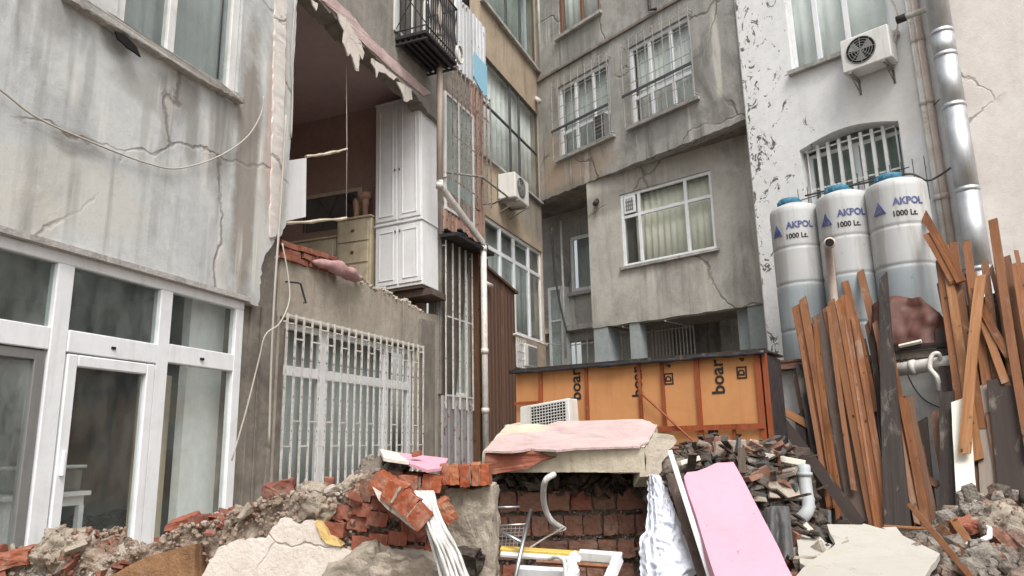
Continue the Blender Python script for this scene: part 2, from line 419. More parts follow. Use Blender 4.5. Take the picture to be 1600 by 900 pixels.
# ------------------------------------------------------------------ material list
def bl(F, u, v, ru, rv, c, am=.8):      # a stain centred where the wall carries it
    s0, z0 = F.at(u, v); s1, _ = F.at(u+ru, v); _, z1 = F.at(u, v-rv)
    return (s0, z0, max(.05, abs(s1-s0)), max(.05, abs(z1-z0)), c, am)
LG = (.62, .62, .58); BR = (.27, .235, .2); DG = (.15, .145, .14)
plaster('left_plaster', (.5, .52, .52), (.61, .625, .61), (.2, .195, .185), (.74, .73, .68), .95, .4, 1., .4,
        [bl(W1, 385, 270, 18, 230, BR, .85), bl(W1, 345, 210, 22, 90, (.25, .235, .21), .6), bl(W1, 120, 300, 100, 60, (.58, .57, .52), .7), bl(W1, 40, 330, 60, 40, (.6, .58, .52), .6),
         bl(W1, 120, 225, 40, 22, (.27, .26, .24), .6), bl(W1, 180, 60, 25, 30, (.2, .19, .18), .7), bl(W1, 280, 140, 30, 30, (.23, .21, .19), .7), bl(W1, 90, 20, 30, 40, (.24, .23, .22), .5), bl(W1, 405, 340, 7, 130, (.55, .54, .5), .8),
         bl(W1, 432, 150, 14, 190, (.45, .34, .28), .75), bl(W1, 250, 150, 60, 30, (.3, .29, .27), .55), bl(W1, 300, 200, 10, 60, (.25, .24, .22), .6), bl(W1, 262, 190, 8, 50, (.3, .29, .27), .6), bl(W1, 225, 210, 6, 70, (.36, .35, .33), .5), bl(W1, 140, 120, 6, 70, (.3, .3, .29), .45), bl(W1, 60, 60, 8, 60, (.33, .33, .32), .45), bl(W1, 320, 240, 6, 70, (.7, .69, .65), .6), bl(W1, 345, 420, 10, 40, (.66, .64, .6), .7)], pits=.5, cracks=.35)
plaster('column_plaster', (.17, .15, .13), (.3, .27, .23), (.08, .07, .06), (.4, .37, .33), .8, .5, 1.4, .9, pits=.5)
plaster('beam_concrete', (.33, .29, .235), (.42, .38, .32), (.14, .12, .1), (.52, .47, .4), .6, .45, 1.3, 1., pits=.5)
plaster('upper_concrete', (.24, .225, .2), (.34, .315, .28), (.09, .085, .08), (.42, .39, .35), .6, .5, 1.3, 1., pits=.5)
plaster('ochre_plaster', (.4, .31, .225), (.47, .385, .29), (.17, .135, .105), (.5, .43, .35), .8, .5, .9, .5,
        [bl(W3, 815, 320, 60, 40, (.3, .27, .23), .85), bl(W3, 838, 350, 30, 60, (.26, .235, .21), .8)], pits=.3)
plaster('back_plaster', (.3, .295, .275), (.41, .4, .37), (.09, .088, .083), (.6, .58, .54), 1., .65, .8, .6,
        [bl(WU, 900, 265, 60, 30, (.36, .27, .2), .7), bl(WU, 862, 260, 14, 60, (.42, .31, .22), .6), bl(WU, 1120, 90, 6, 80, (.58, .55, .49), .85), bl(WU, 960, 60, 50, 25, (.42, .41, .39), .6), bl(WU, 905, 50, 30, 50, (.2, .2, .19), .6),
         bl(WU, 1030, 195, 50, 25, (.2, .19, .18), .6), bl(WU, 1130, 170, 25, 20, (.16, .15, .14), .6), bl(WU, 890, 300, 50, 15, (.2, .19, .17), .6)], pits=.4, cracks=.3)
plaster('lower_back_plaster', (.42, .405, .365), (.52, .5, .455), (.16, .15, .135), (.6, .57, .5), .8, .5, .8, .5,
        [bl(WL, 940, 330, 16, 40, (.28, .26, .23), .6), bl(WL, 1155, 330, 22, 80, (.33, .31, .28), .6), bl(WL, 960, 495, 40, 10, (.28, .29, .2), .6), bl(WL, 1050, 290, 100, 18, (.26, .24, .21), .6)], pits=.4, cracks=.25)
plaster('loggia_paint', (.27, .3, .305), (.35, .385, .39), (.22, .23, .23), None, .4, .3, 1.2, .3)
e0 = WR.at(1155, 200)[0]
plaster('white_plaster', (.73, .735, .73), (.78, .785, .78), (.5, .48, .45), (.75, .74, .7), .22, .12, .8, .45, [bl(WR, 1390, 170, 60, 60, (.68, .64, .58), .4)], pits=.15,
        flake=(0., 1.9, (.13, .12, .12), .545))
plaster('pink_plaster', (.66, .615, .575), (.72, .685, .65), (.48, .42, .37), (.74, .7, .65), .25, .3, .7, .5, pits=.35, cracks=.42)
plaster('loose_paint', (.74, .76, .74), (.78, .8, .78), (.5, .5, .48), None, .1, .1, 1., .1, pits=0)
plaster('yard_wall_white', (.6, .6, .59), (.7, .7, .69), (.33, .32, .3), (.72, .72, .7), .5, .3, 1.2, .5)
plaster('room_wall', (.4, .27, .23), (.46, .32, .275), (.3, .2, .17), None, .3, .2, 1., .2, pits=.05)
plaster('room_ceiling', (.58, .45, .45), (.63, .5, .5), (.45, .34, .34), None, .1, .2, .6, .1, pits=.05)
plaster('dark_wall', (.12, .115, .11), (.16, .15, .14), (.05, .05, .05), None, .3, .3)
plaster('grey_room', (.34, .37, .37), (.4, .43, .43), (.18, .2, .2), None, .2, .3, 1, .1)
plaster('slab_cream', (.56, .5, .38), (.64, .58, .46), (.3, .22, .15), None, .5, .45, 2.2, .8, pits=.6)
plaster('slab_pink', (.54, .39, .38), (.63, .5, .48), (.34, .23, .2), None, 0, .5, 2.5, .9, pits=.8)
plaster('plaster_sheet', (.62, .55, .49), (.7, .65, .59), (.45, .36, .29), None, 0, .4, 2.5, .5, pits=1., cracks=1.3)
plaster('yellow_plaster', (.62, .43, .16), (.66, .5, .24), (.4, .28, .15), None, .2, .3, 4, .8)
plaster('brown_patch', (.25, .13, .065), (.33, .19, .1), (.1, .06, .035), (.42, .32, .24), .6, .5, 4., 1., pits=.6)
plaster('mortar_block', (.36, .31, .25), (.43, .38, .31), (.15, .13, .105), (.5, .45, .38), .4, .55, 4.5, 1., pits=.7)
plaster('mortar', (.38, .325, .265), (.45, .39, .32), (.2, .165, .13), None, 0, .5, 6, 1., pits=.6)
plaster('mortar_dark', (.19, .155, .125), (.26, .22, .18), (.09, .075, .06), None, 0, .5, 6, 1., pits=.6)
plaster('yard_dirt', (.19, .16, .135), (.26, .225, .19), (.1, .085, .07), None, 0, .6, 1.5, 1., pits=.6)
plaster('black_hole', (.012, .012, .012), (.016, .016, .016), (.01, .01, .01), None, 0, 0)
plaster('sill', (.4, .385, .36), (.5, .48, .45), (.13, .125, .12), (.6, .58, .54), .7, .6, 3., 1., pits=.7)
rubble_mat('rubble_tan', [(.43, .34, .27), (.5, .42, .345), (.36, .27, .205), (.43, .34, .27), (.34, .14, .09), (.56, .5, .43), (.42, .27, .2)], 9.)
rubble_mat('rubble_grey', [(.3, .265, .23), (.38, .345, .3), (.24, .2, .17), (.33, .19, .14), (.46, .43, .39), (.3, .26, .22)], 8.)
rubble_mat('rubble_dark', [(.12, .1, .085), (.19, .16, .13), (.07, .058, .05), (.22, .15, .11), (.3, .27, .23), (.13, .105, .085)], 8.)
paint('sheeting', (.075, .08, .085), .55, .5, (.17, .145, .12), .6, sc=4)
wood('wood_orange', (.135, .045, .014), (.27, .105, .034), (.18, .085, .042), .45)
wood('wood_light', (.24, .105, .04), (.36, .18, .08), (.26, .12, .05), .5)
wood('wood_brown', (.095, .042, .02), (.17, .08, .04), (.13, .075, .05), .6)
wood('wood_dark', (.022, .018, .017), (.05, .04, .037), (.045, .032, .026), .75, False)
wood('wood_grey', (.2, .185, .17), (.33, .31, .285), (.25, .2, .16), .85, False)
wood('wood_weathered', (.065, .045, .036), (.13, .1, .08), (.1, .07, .055), .8, False)
wood('wood_cream', (.7, .67, .58), (.75, .72, .63), (.7, .66, .56), .6, False)
wood('stud_red', (.24, .055, .02), (.32, .08, .03), (.27, .07, .025), .6, False)
paint('pvc', (.78, .8, .82), .35, .3, (.42, .41, .39), .05, sc=1.)
paint('pvc_old', (.7, .7, .68), .5, .4, (.33, .31, .28), .1)
paint('frame_grey', (.2, .2, .195), .5, .3, (.1, .1, .1), .05)
paint('frame_dark', (.06, .06, .065), .5, .4, (.12, .11, .1), .05)
paint('frame_brown', (.2, .085, .045), .5, .4, (.1, .06, .04), .05)
paint('grille_white', (.62, .6, .56), .55, .6, (.26, .2, .16), .1, rust=.2, sc=3)
paint('grille_rust', (.3, .27, .25), .7, .7, (.13, .08, .06), .2, rust=.5, sc=3)
paint('wire_grey', (.36, .35, .33), .6, .6, (.14, .11, .09), .1, rust=.2, sc=3)
paint('dirty_metal', (.25, .24, .22), .6, .6, (.1, .08, .06), .1, rust=.3)
paint('iron_black', (.02, .02, .022), .6, .5, (.06, .045, .04), .2, rust=.15)
paint('cabinet_white', (.76, .765, .77), .4, .28, (.5, .48, .46), .03)
paint('cream_furniture', (.62, .54, .39), .5, .45, (.25, .2, .14), .05)
paint('knob_metal', (.2, .19, .18), .35, .1, metal=1)
paint('ac_white', (.68, .68, .65), .5, .4, (.4, .36, .3), .05)
paint('ac_grey', (.3, .3, .29), .6, .4, (.15, .14, .12), .05)
paint('pipe_white', (.64, .62, .58), .5, .6, (.3, .24, .18), .1, sc=2)
paint('pipe_pink', (.56, .47, .41), .55, .5, (.35, .26, .2), .1, sc=2)
paint('pipe_grey', (.4, .43, .45), .5, .4, (.3, .27, .22), .1)
paint('steel', (.6, .62, .64), .5, .45, (.35, .35, .34), .01, metal=1, spec=.5)
corr('cladding_pink', (.4, .25, .2), (.26, .18, .15))
corr('cladding_brown', (.12, .065, .045), (.075, .05, .04), .2)
corr('cladding_white', (.6, .62, .64), (.4, .4, .4), .1)
corr('cladding_grey', (.33, .31, .31), (.18, .16, .155), .3)
paint('sheet_blue', (.28, .55, .7), .5, .4, (.4, .45, .48), .05)
paint('xps', (.54, .26, .11), .8, .4, (.36, .165, .065), .12, spec=.2, sc=.7)
paint('ink_black', (.02, .016, .014), .6, 0)
paint('ink_blue', (.06, .08, .22), .6, .5, (.4, .4, .42), sc=4)
paint('tarp_black', (.018, .02, .026), .42, .5, (.09, .095, .1), .6, sc=3)
paint('tarp_brown', (.11, .042, .03), .6, .5, (.07, .04, .03), .4, sc=2)
paint('bag_black', (.012, .012, .013), .22, .2, (.05, .05, .05), .8, sc=3)
paint('foam_pink', (.64, .325, .41), .75, .4, (.5, .28, .31), .2, spec=.25)
paint('foam_pink_pale', (.72, .5, .58), .7, .2, (.5, .4, .38), .08)
paint('board_cream', (.46, .44, .39), .65, .45, (.38, .34, .28), .15, sc=2)
paint('cloth_pink', (.42, .25, .245), .9, .6, (.22, .13, .12), .9, sc=5)
paint('cloth_tan', (.38, .24, .17), .9, .4, (.2, .12, .09), .4, sc=5)
paint('cloth_dark', (.02, .018, .018), .9, .2, (.05, .04, .04), .4, sc=5)
paint('curtain', (.8, .82, .8), .9, .2, (.5, .48, .44), .1)
paint('curtain_cream', (.82, .8, .68), .9, .2, (.55, .5, .4), .1)
paint('curtain_grey', (.6, .65, .65), .9, .3, (.3, .3, .3), .1)
paint('cable_grey', (.45, .42, .37), .7, .3)
paint('cable_dark', (.03, .03, .03), .6, .2)
paint('wire_metal', (.5, .5, .5), .35, .3, metal=1)
paint('lid_blue', (.03, .17, .27), .5, .35, (.12, .17, .18), .1, sc=4)
paint('yellow_paint', (.6, .42, .08), .5, .4, (.3, .25, .15), .1, sc=3)
glass('glass', (.97, .985, .98), .3, .05)
glass('glass_dark', (.86, .9, .88), .2, .1)
glass('glass_dusty', (.92, .94, .93), .2, .22)
brickmat('brick_orange', (.34, .09, .04), (.25, .065, .035), (.4, .15, .075), (.4, .3, .23), .6)
brickmat('brick_red', (.25, .085, .055), (.32, .11, .07), (.2, .075, .055), (.3, .22, .17), .45)
brickmat('brick_brown', (.24, .12, .085), (.3, .155, .11), (.19, .105, .08), (.3, .24, .19), .5)
# cloth with folds, bundled white strips
def cloth_mat(name, c, c2):
    n = N(name); st = n.noise((26, 8, 3), 5, .6, 1.2)
    return n.out(n.mix(n.rng(st, .3, .62), c2, c), .8, n.add(st, n.mul(n.noise(9, 4), .8)), .35, .01, .1)
cloth_mat('cloth_white', (.72, .75, .82), (.55, .58, .66)); cloth_mat('strips_white', (.7, .69, .67), (.42, .4, .38))
# tank: translucent white plastic, greyer up to the water line
def tank_mat():
    n = N('tank_plastic'); e = n.xyz(); z = n.add(e[2], n.mul(n.noise(2, 2), .02))
    lv = n.rng(z, 1.22, 1.42)
    col = n.mix(lv, (.33, .375, .4), (.5, .51, .51))
    col = n.mix(n.mul(n.rng(n.noise((2, 2, 1), 6, .7), .5, .75), .35), col, (.5, .46, .42))
    col = n.mix(n.mul(n.rng(n.noise((12, 12, .8), 4, .6), .58, .72), .3), col, (.33, .3, .27))
    col = n.mix(n.mul(n.rng(n.noise((5, 5, .5), 5, .65), .5, .62), .4), col, (.27, .24, .2))
    col = n.mix(n.rng(n.noise(13, 5, .7), .66, .7), col, (.2, .16, .13))
    return n.out(col, .45, n.noise(3, 3), .1, .01, .4)
tank_mat()

# ================================================================== GROUND
def sstep(a, b, x):
    t = min(1, max(0, (x-a)/(b-a))); return t*t*(3-2*t)
def H(x, y):
    nb = .09*noise.noise(Vector((x*1.7, y*1.7, 0)))+.04*noise.noise(Vector((x*5, y*5, 3)))
    h = .45*sstep(3.3, 4.6, y)*sstep(20, 14, y+abs(x)*.3)
    h = max(h, .9*sstep(5.45, 5.75, y)*sstep(-.9, -.3, x))
    h = max(h, .8*sstep(.9, 1.5, x)*sstep(3.2, 4.6, y))
    h = max(h, .84*sstep(1.6, 2.3, x)*sstep(2.9, 4.1, y))
    h = max(h, 1.43*sstep(4.2, 5.3, y)*sstep(.75, 1.0, x)*sstep(2.3, 1.9, x)*sstep(6.6, 5.9, y))
    h += .3*sstep(4.2, 5.0, y)*sstep(2.7, 3.5, x)*sstep(6.3, 5.6, y)
    if x > 1.4: h -= .35*sstep(5.3, 6.2, y)*sstep(1.9, 2.4, x)
    far = sstep(60, 25, abs(x)+abs(y))
    return (h+nb*sstep(2., 3.5, y))*far
def ground():
    xs = [-400, -120, -50, -25, -14, -9]+[-7+i*.16 for i in range(0, 110)]+[12, 16, 25, 50, 120, 400]
    ys = [-400, -120, -50, -20, -8, -3, 0]+[1+i*.16 for i in range(0, 120)]+[22, 26, 35, 60, 120, 400]
    vs = [(x, y, H(x, y)) for y in ys for x in xs]; n = len(xs)
    fs = [(j*n+i, j*n+i+1, (j+1)*n+i+1, (j+1)*n+i) for j in range(len(ys)-1) for i in range(n-1)]
    setting(MB().raw(vs, fs).build('ground', 'yard_dirt', smooth=True))
ground()

# ================================================================== LEFT BUILDING
def left_building():
    F = W1; t = thing('plastered_building', 'grey stained plaster building on the left with wide white windows and doors', 'building', F)
    sR = F.at(453, 230)[0]; TOP = 10.5
    a = lambda u, v, d=-.05: F.at(u, v, d)
    zt = (a(0, 365)[1]+a(378, 472)[1])/2+.0; xr = (a(384, 461)[0]+a(361, 789)[0])/2; xl = -4.2
    zb = a(220, 862)[1]-.08
    zu = (F.at(180, 45)[1]+F.at(365, 160)[1])/2; ux0 = a(176, 30)[0]; ux1 = a(367, 120)[0]
    P = lambda u, v: F.at(u, v)
    edge = [P(386, 466), P(404, 480), P(409, 420), P(414, 400), P(430, 374), P(440, 366), P(447, 350)]
    up_edge = jag([(sR-.02, P(447, 340)[1]), (sR, P(453, 230)[1]), (sR+.0, TOP)], .018, .09, 3)
    outer = [(-9, 0), (xl, 0), (xl, zt), (xr, zt)] + jag([(xr, zt-.0)]+edge[1:], .02, .05, 1)[1:] + up_edge + [(-9, TOP)]
    wall(F, t, outer, [hrect(ux0, ux1, zu, TOP-.5)], .28, 'left_plaster')
    cx0, cx1 = xr+.0, F.at(441, 600, -.1)[0]
    m = MB(F); m.box(cx0, cx1, .1, .4, 0, P(420, 395)[1]+.25)
    for q in (.18, .42, .7): m.box(cx0+(cx1-cx0)*q, cx0+(cx1-cx0)*q+.035, .07, .1, 0, P(420, 480)[1], j=.006)
    m.build('column', 'column_plaster', t)
    MB(F).prism(jag([P(428, 0), P(446, 0), P(441, 200), P(434, 368), P(420, 372), P(424, 200)], .012, .07, 5, True), -.022, .01, jit=.004).build('plaster_strip', 'pink_plaster', t)
    # head moulding over the lower windows, ragged sill ledge under the upper window
    MB(F).box(xl, xr+.02, -.03, .02, zt-.002, zt+.05).build('drip_edge', 'sill', t)
    led = jag([P(110, -4), P(180, 36), P(368, 152)], .008, .08, 6)+jag([P(374, 163), P(300, 124), P(215, 72), P(170, 48), P(95, 0)], .014, .05, 7)
    MB(F).prism(led, -.09, .02, jit=.006).build('broken_ledge', 'sill', t)
    MB(F).prism(jag([P(166, 52), P(180, 56), P(200, 78), P(206, 92), P(186, 78), P(170, 64)], .006, .05, 6, True), -.108, -.09).build('hole', 'black_hole', t)
    o = window(F, t, ux0, ux1, zu+.0, TOP-.6, vs=[a(266, 60)[0]-ux0], hs=[3.1], fw=.12, mw=.1, y=.04, dep=.08, mat='pvc_old')
    curtain(F, t, ux0+.1, ux1-.1, zu+.08, TOP-.7, .22, 'curtain_grey', 8, .01)
    # lower window band: heavy frame, leaf, panes
    m = MB(F); y0, y1 = .04, .13
    m1 = (a(86, 450)[0], a(113, 450)[0]); m1b = (a(60, 700)[0], a(98, 700)[0])
    m2 = (a(250, 470)[0], a(269, 470)[0]); xr0 = a(369, 480)[0]
    tz = ((a(172, 523)[1]+a(40, 508)[1])/2, (a(172, 560)[1]+a(40, 541)[1])/2); tz2 = (a(317, 546)[1], a(317, 574)[1])
    gz = zt-.1
    m.box(xl, xr, y0, y1, gz, zt); m.box(xr0, xr, y0, y1, zb, gz); m.box(m1[0], m1[1], y0-.004, y1, zb, gz); m.box(m2[0], m2[1], y0-.004, y1, zb, gz)
    m.box(xl, m1[0], y0, y1, tz[1], tz[0]); m.box(m1[1], m2[0], y0-.01, y1, tz[1]-.0, tz[0]); m.box(m2[1], xr0, y0, y1, tz2[1], tz2[0])
    m.box(m2[1], xr0, y0, y1, zb, zb+.08); m.box(xl, m1[0], y0, y1, zb, zb+.06); m.box(m1[1], m2[0], y0, y1, zb, zb+.05)
    wf = m.build('window', 'pvc', t, bevel=.008)
    for x0, x1, z0, z1, g in ((xl, m1[0], tz[0], gz, 'glass_dark'), (m1[1], m2[0], tz[0], gz, 'glass_dark'), (m2[1], xr0, tz2[0], gz, 'glass'), (m2[1], xr0, zb+.08, tz2[1], 'glass')):
        MB(F).box(x0, x1, .08, .086, z0, z1).build('pane', g, wf)
    for u, v in ((177, 544), (316, 561)):
        q = F.at(u, v, -.03); MB(F).box(q[0]-.022, q[0]+.022, .02, .042, q[1]-.012, q[1]+.012).build('drain_cap', 'black_hole', wf)
    # door leaf
    lx0, lx1, lz0, lz1 = m1[1]+.012, m2[0]-.012, zb+.06, tz[1]-.012
    d = MB(F); q = .1
    for bx in ((lx0, lx0+q, lz0, lz1), (lx1-q, lx1, lz0, lz1), (lx0+q, lx1-q, lz1-q, lz1), (lx0+q, lx1-q, lz0, lz0+q)): d.box(bx[0], bx[1], .025, .1, bx[2], bx[3])
    dl = d.build('door', 'pvc', t, bevel=.01); MB(F).box(lx0+q, lx1-q, .06, .066, lz0+q, lz1-q).build('pane', 'glass', dl)
    h = MB(F); hz = a(66, 725)[1]; h.box(lx0+.03, lx0+.055, -.01, .024, hz-.1, hz+.1); h.build('handle', 'pvc', dl, bevel=.004)
    # darker screened leaf in the left bay
    d = MB(F); sx1 = m1[0]-.01; sx0 = xl; q = .09
    d.box(sx1-q, sx1, .055, .12, zb+.07, tz[1]-.01); d.box(sx0, sx1-q, .055, .12, tz[1]-q, tz[1]-.01); d.box(sx0, sx1-q, .055, .12, zb+.07, zb+.16); d.box(-2.9, -2.8, .055, .12, zb+.16, tz[1]-q)
    dl = d.build('door', 'frame_grey', t, bevel=.006, label='grey screened sliding door'); MB(F).box(sx0, sx1-q, .085, .09, zb+.16, tz[1]-q).build('pane', 'glass_dusty', dl)
    # rooms behind
    sh = MB(F); 
    sh.box(-9, sR, 3.4, 3.5, 0, TOP); sh.box(-9, sR-.05, .285, 3.4, zt+.28, zt+.38); sh.box(-9, sR-.05, .285, 3.4, zb-.2, zb-.08); sh.box(-9, -8.9, .285, 3.4, 0, TOP); sh.box(-9, sR, .0, 3.5, TOP+.001, TOP+.2)
    sh.box(sR-.15, sR-.05, .29, 3.4, 0, TOP)
    sh.build('interior', 'grey_room', t)
    px = F.at(287, 650, -.3)[0]
    MB(F).box(px, sR-.16, .3, .4, zb-.08, zt+.27).build('partition', 'loose_paint', t)
    pd = MB(F); dx = F.at(215, 650, -.5)[0]; pd.box(dx, px-.01, .48, .53, zb-.08, zb+1.75); ob = pd.build('closet_door', 'cream_furniture', t)
    k = MB(F)
    for i in range(2):
        xx = dx+.08+i*(px-dx)/2; ww = (px-dx)/2-.16
        for z0, z1 in ((zb+.1, zb+.6), (zb+.75, zb+1.6)):
            for b in ((xx, xx+ww, z0, z0+.03), (xx, xx+ww, z1-.03, z1), (xx, xx+.03, z0+.03, z1-.03), (xx+ww-.03, xx+ww, z0+.03, z1-.03)): k.box(b[0], b[1], .46, .48, b[2], b[3])
    k.build('moulding', 'cream_furniture', ob)
    # table with a plastic box behind the door glass
    tx = F.at(90, 760, -.45)[0]; tx1 = F.at(140, 760, -.45)[0]; zt2 = F.at(110, 768, -.5)[1]
    tb = thing('white_table', 'small white table just inside the glazed door', 'table', F, (tx, .5, zb-.08))
    MB(F).box(tx-.5, tx1, .42, .95, zt2-.04, zt2).build('table_top', 'cabinet_white', tb, bevel=.004)
    MB(F).box(tx-.46, tx1-.04, .46, .91, zt2-.12, zt2-.041).build('apron', 'cabinet_white', tb)
    for x in (tx-.46, tx1-.09):
        for y in (.45, .86): MB(F).box(x, x+.05, y, y+.05, zb-.08, zt2-.121).build('leg', 'cabinet_white', tb)
    b = thing('storage_box', 'pale plastic storage box standing on the white table indoors', 'box', F, (tx, .6, zt2))
    MB(F).box(tx-.25, tx1-.03, .5, .85, zt2+.001, zt2+.2).build('box_body', 'glass_dusty', b, bevel=.02); MB(F).box(tx-.27, tx1-.01, .48, .87, zt2+.201, zt2+.23).build('lid', 'curtain_grey', b, bevel=.01)
    bb = thing('dark_bags', 'heap of black bags on the floor behind the door glass', 'bags', F, (tx1+.3, 1., zb-.08))
    for i in range(4):
        r_ = rock_mb(40+i, 3, (.5, .45, .42), .5, False); G = F.M @ Matrix.Translation((tx1+.15+i*.2, .75+.15*(i % 2), zb+.12+.06*(i % 2))); r_.v = [G @ p for p in r_.v]; r_.build('bag', 'bag_black', bb, True)
left_building()

def cable(name, label, pts, r=.006, mat='cable_grey', n=6):
    t = thing(name, label, 'cable', WORLD, pts[0])
    o = MB().tube(pts, r, n).build('strand', mat, t, True); return t
def smooth_pts(P, k=6):
    P = [Vector(p) for p in P]; out = []
    Q = [P[0]*2-P[1]]+P+[P[-1]*2-P[-2]]
    for i in range(1, len(Q)-2):
        for j in range(k):
            t = j/k; a, b, c, d = Q[i-1:i+3]
            out.append(.5*((2*b)+(c-a)*t+(2*a-5*b+4*c-d)*t*t+(3*b-a-3*c+d)*t**3))
    out.append(P[-1]); return out
def on(F, u, v, d): s, z = F.at(u, v, d); return F.w(s, -d, z)
cable('sagging_cable', 'thin cable sagging across the grey plaster wall above the white windows', smooth_pts([on(W1, u, v, .04) for u, v in ((-60, 100), (0, 140), (60, 185), (150, 225), (230, 255), (280, 263), (340, 245), (385, 215), (408, 178), (412, 150))]), .009)

# ================================================================== BROKEN BUILDING (torn open room, barred window below)
def broken_building():
    F = W2; t = thing('torn_open_building', 'half demolished building with an exposed upstairs room over a barred window', 'building', F)
    P = lambda u, v, d=0: F.at(u, v, d)
    gx0 = (P(444, 483)[0]+P(437, 745)[0])/2; gx1 = (P(657, 539)[0]+P(657, 705)[0])/2
    gz1 = (P(445, 487)[1]+P(655, 542)[1])/2; gz0 = P(440, 790)[1]
    xe = P(690, 460)[0]
    top = jag([P(668, 488), P(640, 470), P(610, 455), P(575, 440), P(545, 425), P(520, 412), P(500, 400), P(470, 405), P(440, 400)], .035, .07, 11)
    wz1 = gz1-.03
    outer = [(-.15, 0), (xe, 0), (xe, P(684, 490)[1])]+top+[(-.15, top[-1][1])]
    wall(F, t, outer, [hrect(gx0-.02, gx1+.0, gz0, wz1)], .3, 'beam_concrete', y0=.06)
    # exposed rough band and broken bits along the top edge
    b = MB(F)
    for i, (x, z) in enumerate(top):
        q = rock_mb(300+i, 1, (R.uniform(.1, .22), .2, R.uniform(.06, .12)), .5)
        G = Matrix.Translation((x, .12, z-.01)) @ Matrix.Rotation(R.uniform(-.5, .5), 4, 'Y'); b.raw([G @ p for p in q.v], q.f)
    b.build('broken_edge', 'mortar', t, stuff=True)
    # pier right of the barred window
    MB(F).box(gx1+.02, xe-.25, .0, .059, 0, P(668, 500)[1], j=.008).build('pier', 'column_plaster', t)
    # exposed red bricks at the left end of the parapet
    me = mesh_of(MB().box(-.085, .085, -.06, .06, -.035, .035, j=.006), 'brick_red', 'brick')
    for r_ in range(3):
        for i in range(6):
            u = 448+i*15; v = 377+i*4.5+r_*10
            s, z = P(u, v+4); inst('brick', me, t, F.M @ Matrix.Translation((s+.06*(r_ % 2), .08+R.uniform(-.02, .02), z)) @ Matrix.Rotation(R.uniform(-.06, .06), 4, 'Y'))
    # wall above the torn opening
    bot_ = 0; bot = jag([P(452, -60), P(487, -8), P(520, 22), P(545, 50), P(590, 92), P(628, 130), P(652, 152), P(672, 178)], .03, .08, 12)
    TOP = 10.8; zc = 8.1
    outer = bot+[(xe, bot[-1][1]-.02), (xe, TOP), (P(452, -60)[0]-.02, TOP)]
    wall(F, t, outer, [], .3, 'upper_concrete', name='wall')
    # pink painted band and hanging scraps along the torn edge
    band = jag([P(500, 0), P(535, 30), P(560, 62), P(610, 108), P(660, 150)], .012, .07, 13)+jag([P(672, 146), P(620, 98), P(575, 56), P(545, 20), P(515, -8)], .012, .07, 14)
    MB(F).prism(band, -.02, .001, jit=.004).build('paint_band', 'slab_pink', t)
    rag = [[(524, 22), (536, 30), (548, 48), (560, 66), (566, 84), (563, 94), (558, 86), (557, 112), (553, 112), (547, 92), (543, 84), (540, 88), (532, 66), (534, 50), (528, 38)],
           [(616, 128), (628, 132), (640, 140), (641, 156), (633, 160), (629, 158), (626, 148)], [(578, 92), (592, 100), (606, 112), (618, 122), (612, 126), (600, 116), (589, 112), (586, 122), (584, 110), (578, 100)], [(484, 0), (494, 6), (492, 18), (487, 10)]]
    for i, r_ in enumerate(rag): MB(F).prism(jag([P(*q) for q in r_], .01, .05, 20+i, True), -.045+.004*i, -.025+.004*i).build('torn_plaster', 'plaster_sheet', t)
    # the room: end wall, back wall, ceiling, floor
    fz = P(560, 436)[1]-.05
    se = 3.965; x0, dp = -.6, 3.6
    MB(F).box(x0, se+.12, .3, dp, zc, zc+.2).build('ceiling', 'room_ceiling', t)
    MB(F).box(x0, se+.12, .3, dp, fz-.25, fz).build('room_floor', 'wood_weathered', t)
    MB(F).box(x0, se+.12, dp+.001, dp+.15, fz-.24, zc+.2).build('room_wall', 'room_wall', t)
    en = MB(F).box(se+.0, se+.12, .3, dp, fz, zc-.001).build('room_wall', 'room_wall', t)
    MB(F).box(x0-.1, x0-.001, .3, dp, fz-.24, zc+.2).build('room_wall', 'room_wall', t)
    # pass-through opening with a pale frame on the end wall
    def onend(u, v, off=.0):     # point on the end wall plane
        r = ray(u, v); pl = F.w(se-off, 0, 0); k = ((pl-CAM).dot(F.X))/r.dot(F.X); q = F.loc(CAM+r*k); return q.y, q.z
    ya, za = onend(480, 310); yb, zb_ = onend(566, 290)
    zlo = onend(560, 352)[1]
    y1, y2 = min(ya, yb), max(ya, yb); zz = (za+zb_)/2
    y2 = min(y2, dp-.1)
    m = MB(F); m.box(se-.03, se-.001, y1, y2, zz-.07, zz); m.box(se-.03, se-.001, y1, y1+.08, zlo, zz-.071); m.build('opening_frame', 'cream_furniture', t)
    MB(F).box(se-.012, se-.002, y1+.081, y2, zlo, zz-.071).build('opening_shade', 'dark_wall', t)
    m = MB(F)
    m.tube([(se-.03, y1+.9, zlo), (se-.03, y1+.5, zz-.1)], .012, 6); m.tube([(se-.03, y1+1.3, zlo), (se-.03, y1+1.3, zz-.1)], .014, 6); m.tube([(se-.03, y1+.4, zlo), (se-.03, y1+1.0, zz-.1)], .01, 6)
    m.build('opening_bars', 'wood_weathered', t)
    # barred window
    wx0, wx1 = gx0+.02, gx1-.03; 
    aa = lambda u, v: F.at(u, v, -.16)
    tz = (aa(500, 588)[1]+aa(620, 600)[1])/2; v1 = aa(504, 600)[0]; v2 = aa(603, 600)[0]; 
    window(F, t, wx0, wx1, gz0+.002, wz1-.02, vs=[v1-wx0, v2-wx0], hs=[tz-gz0], fw=.09, mw=.13, y=.16, dep=.08, mat='pvc', gl='glass')
    curtain(F, t, wx0, wx1, gz0, wz1-.05, .55, 'curtain_grey', 10, .03)
    MB(F).box(wx0-.1, wx1+.1, .9, 1., 0, wz1+.2).build('interior', 'grey_room', t)
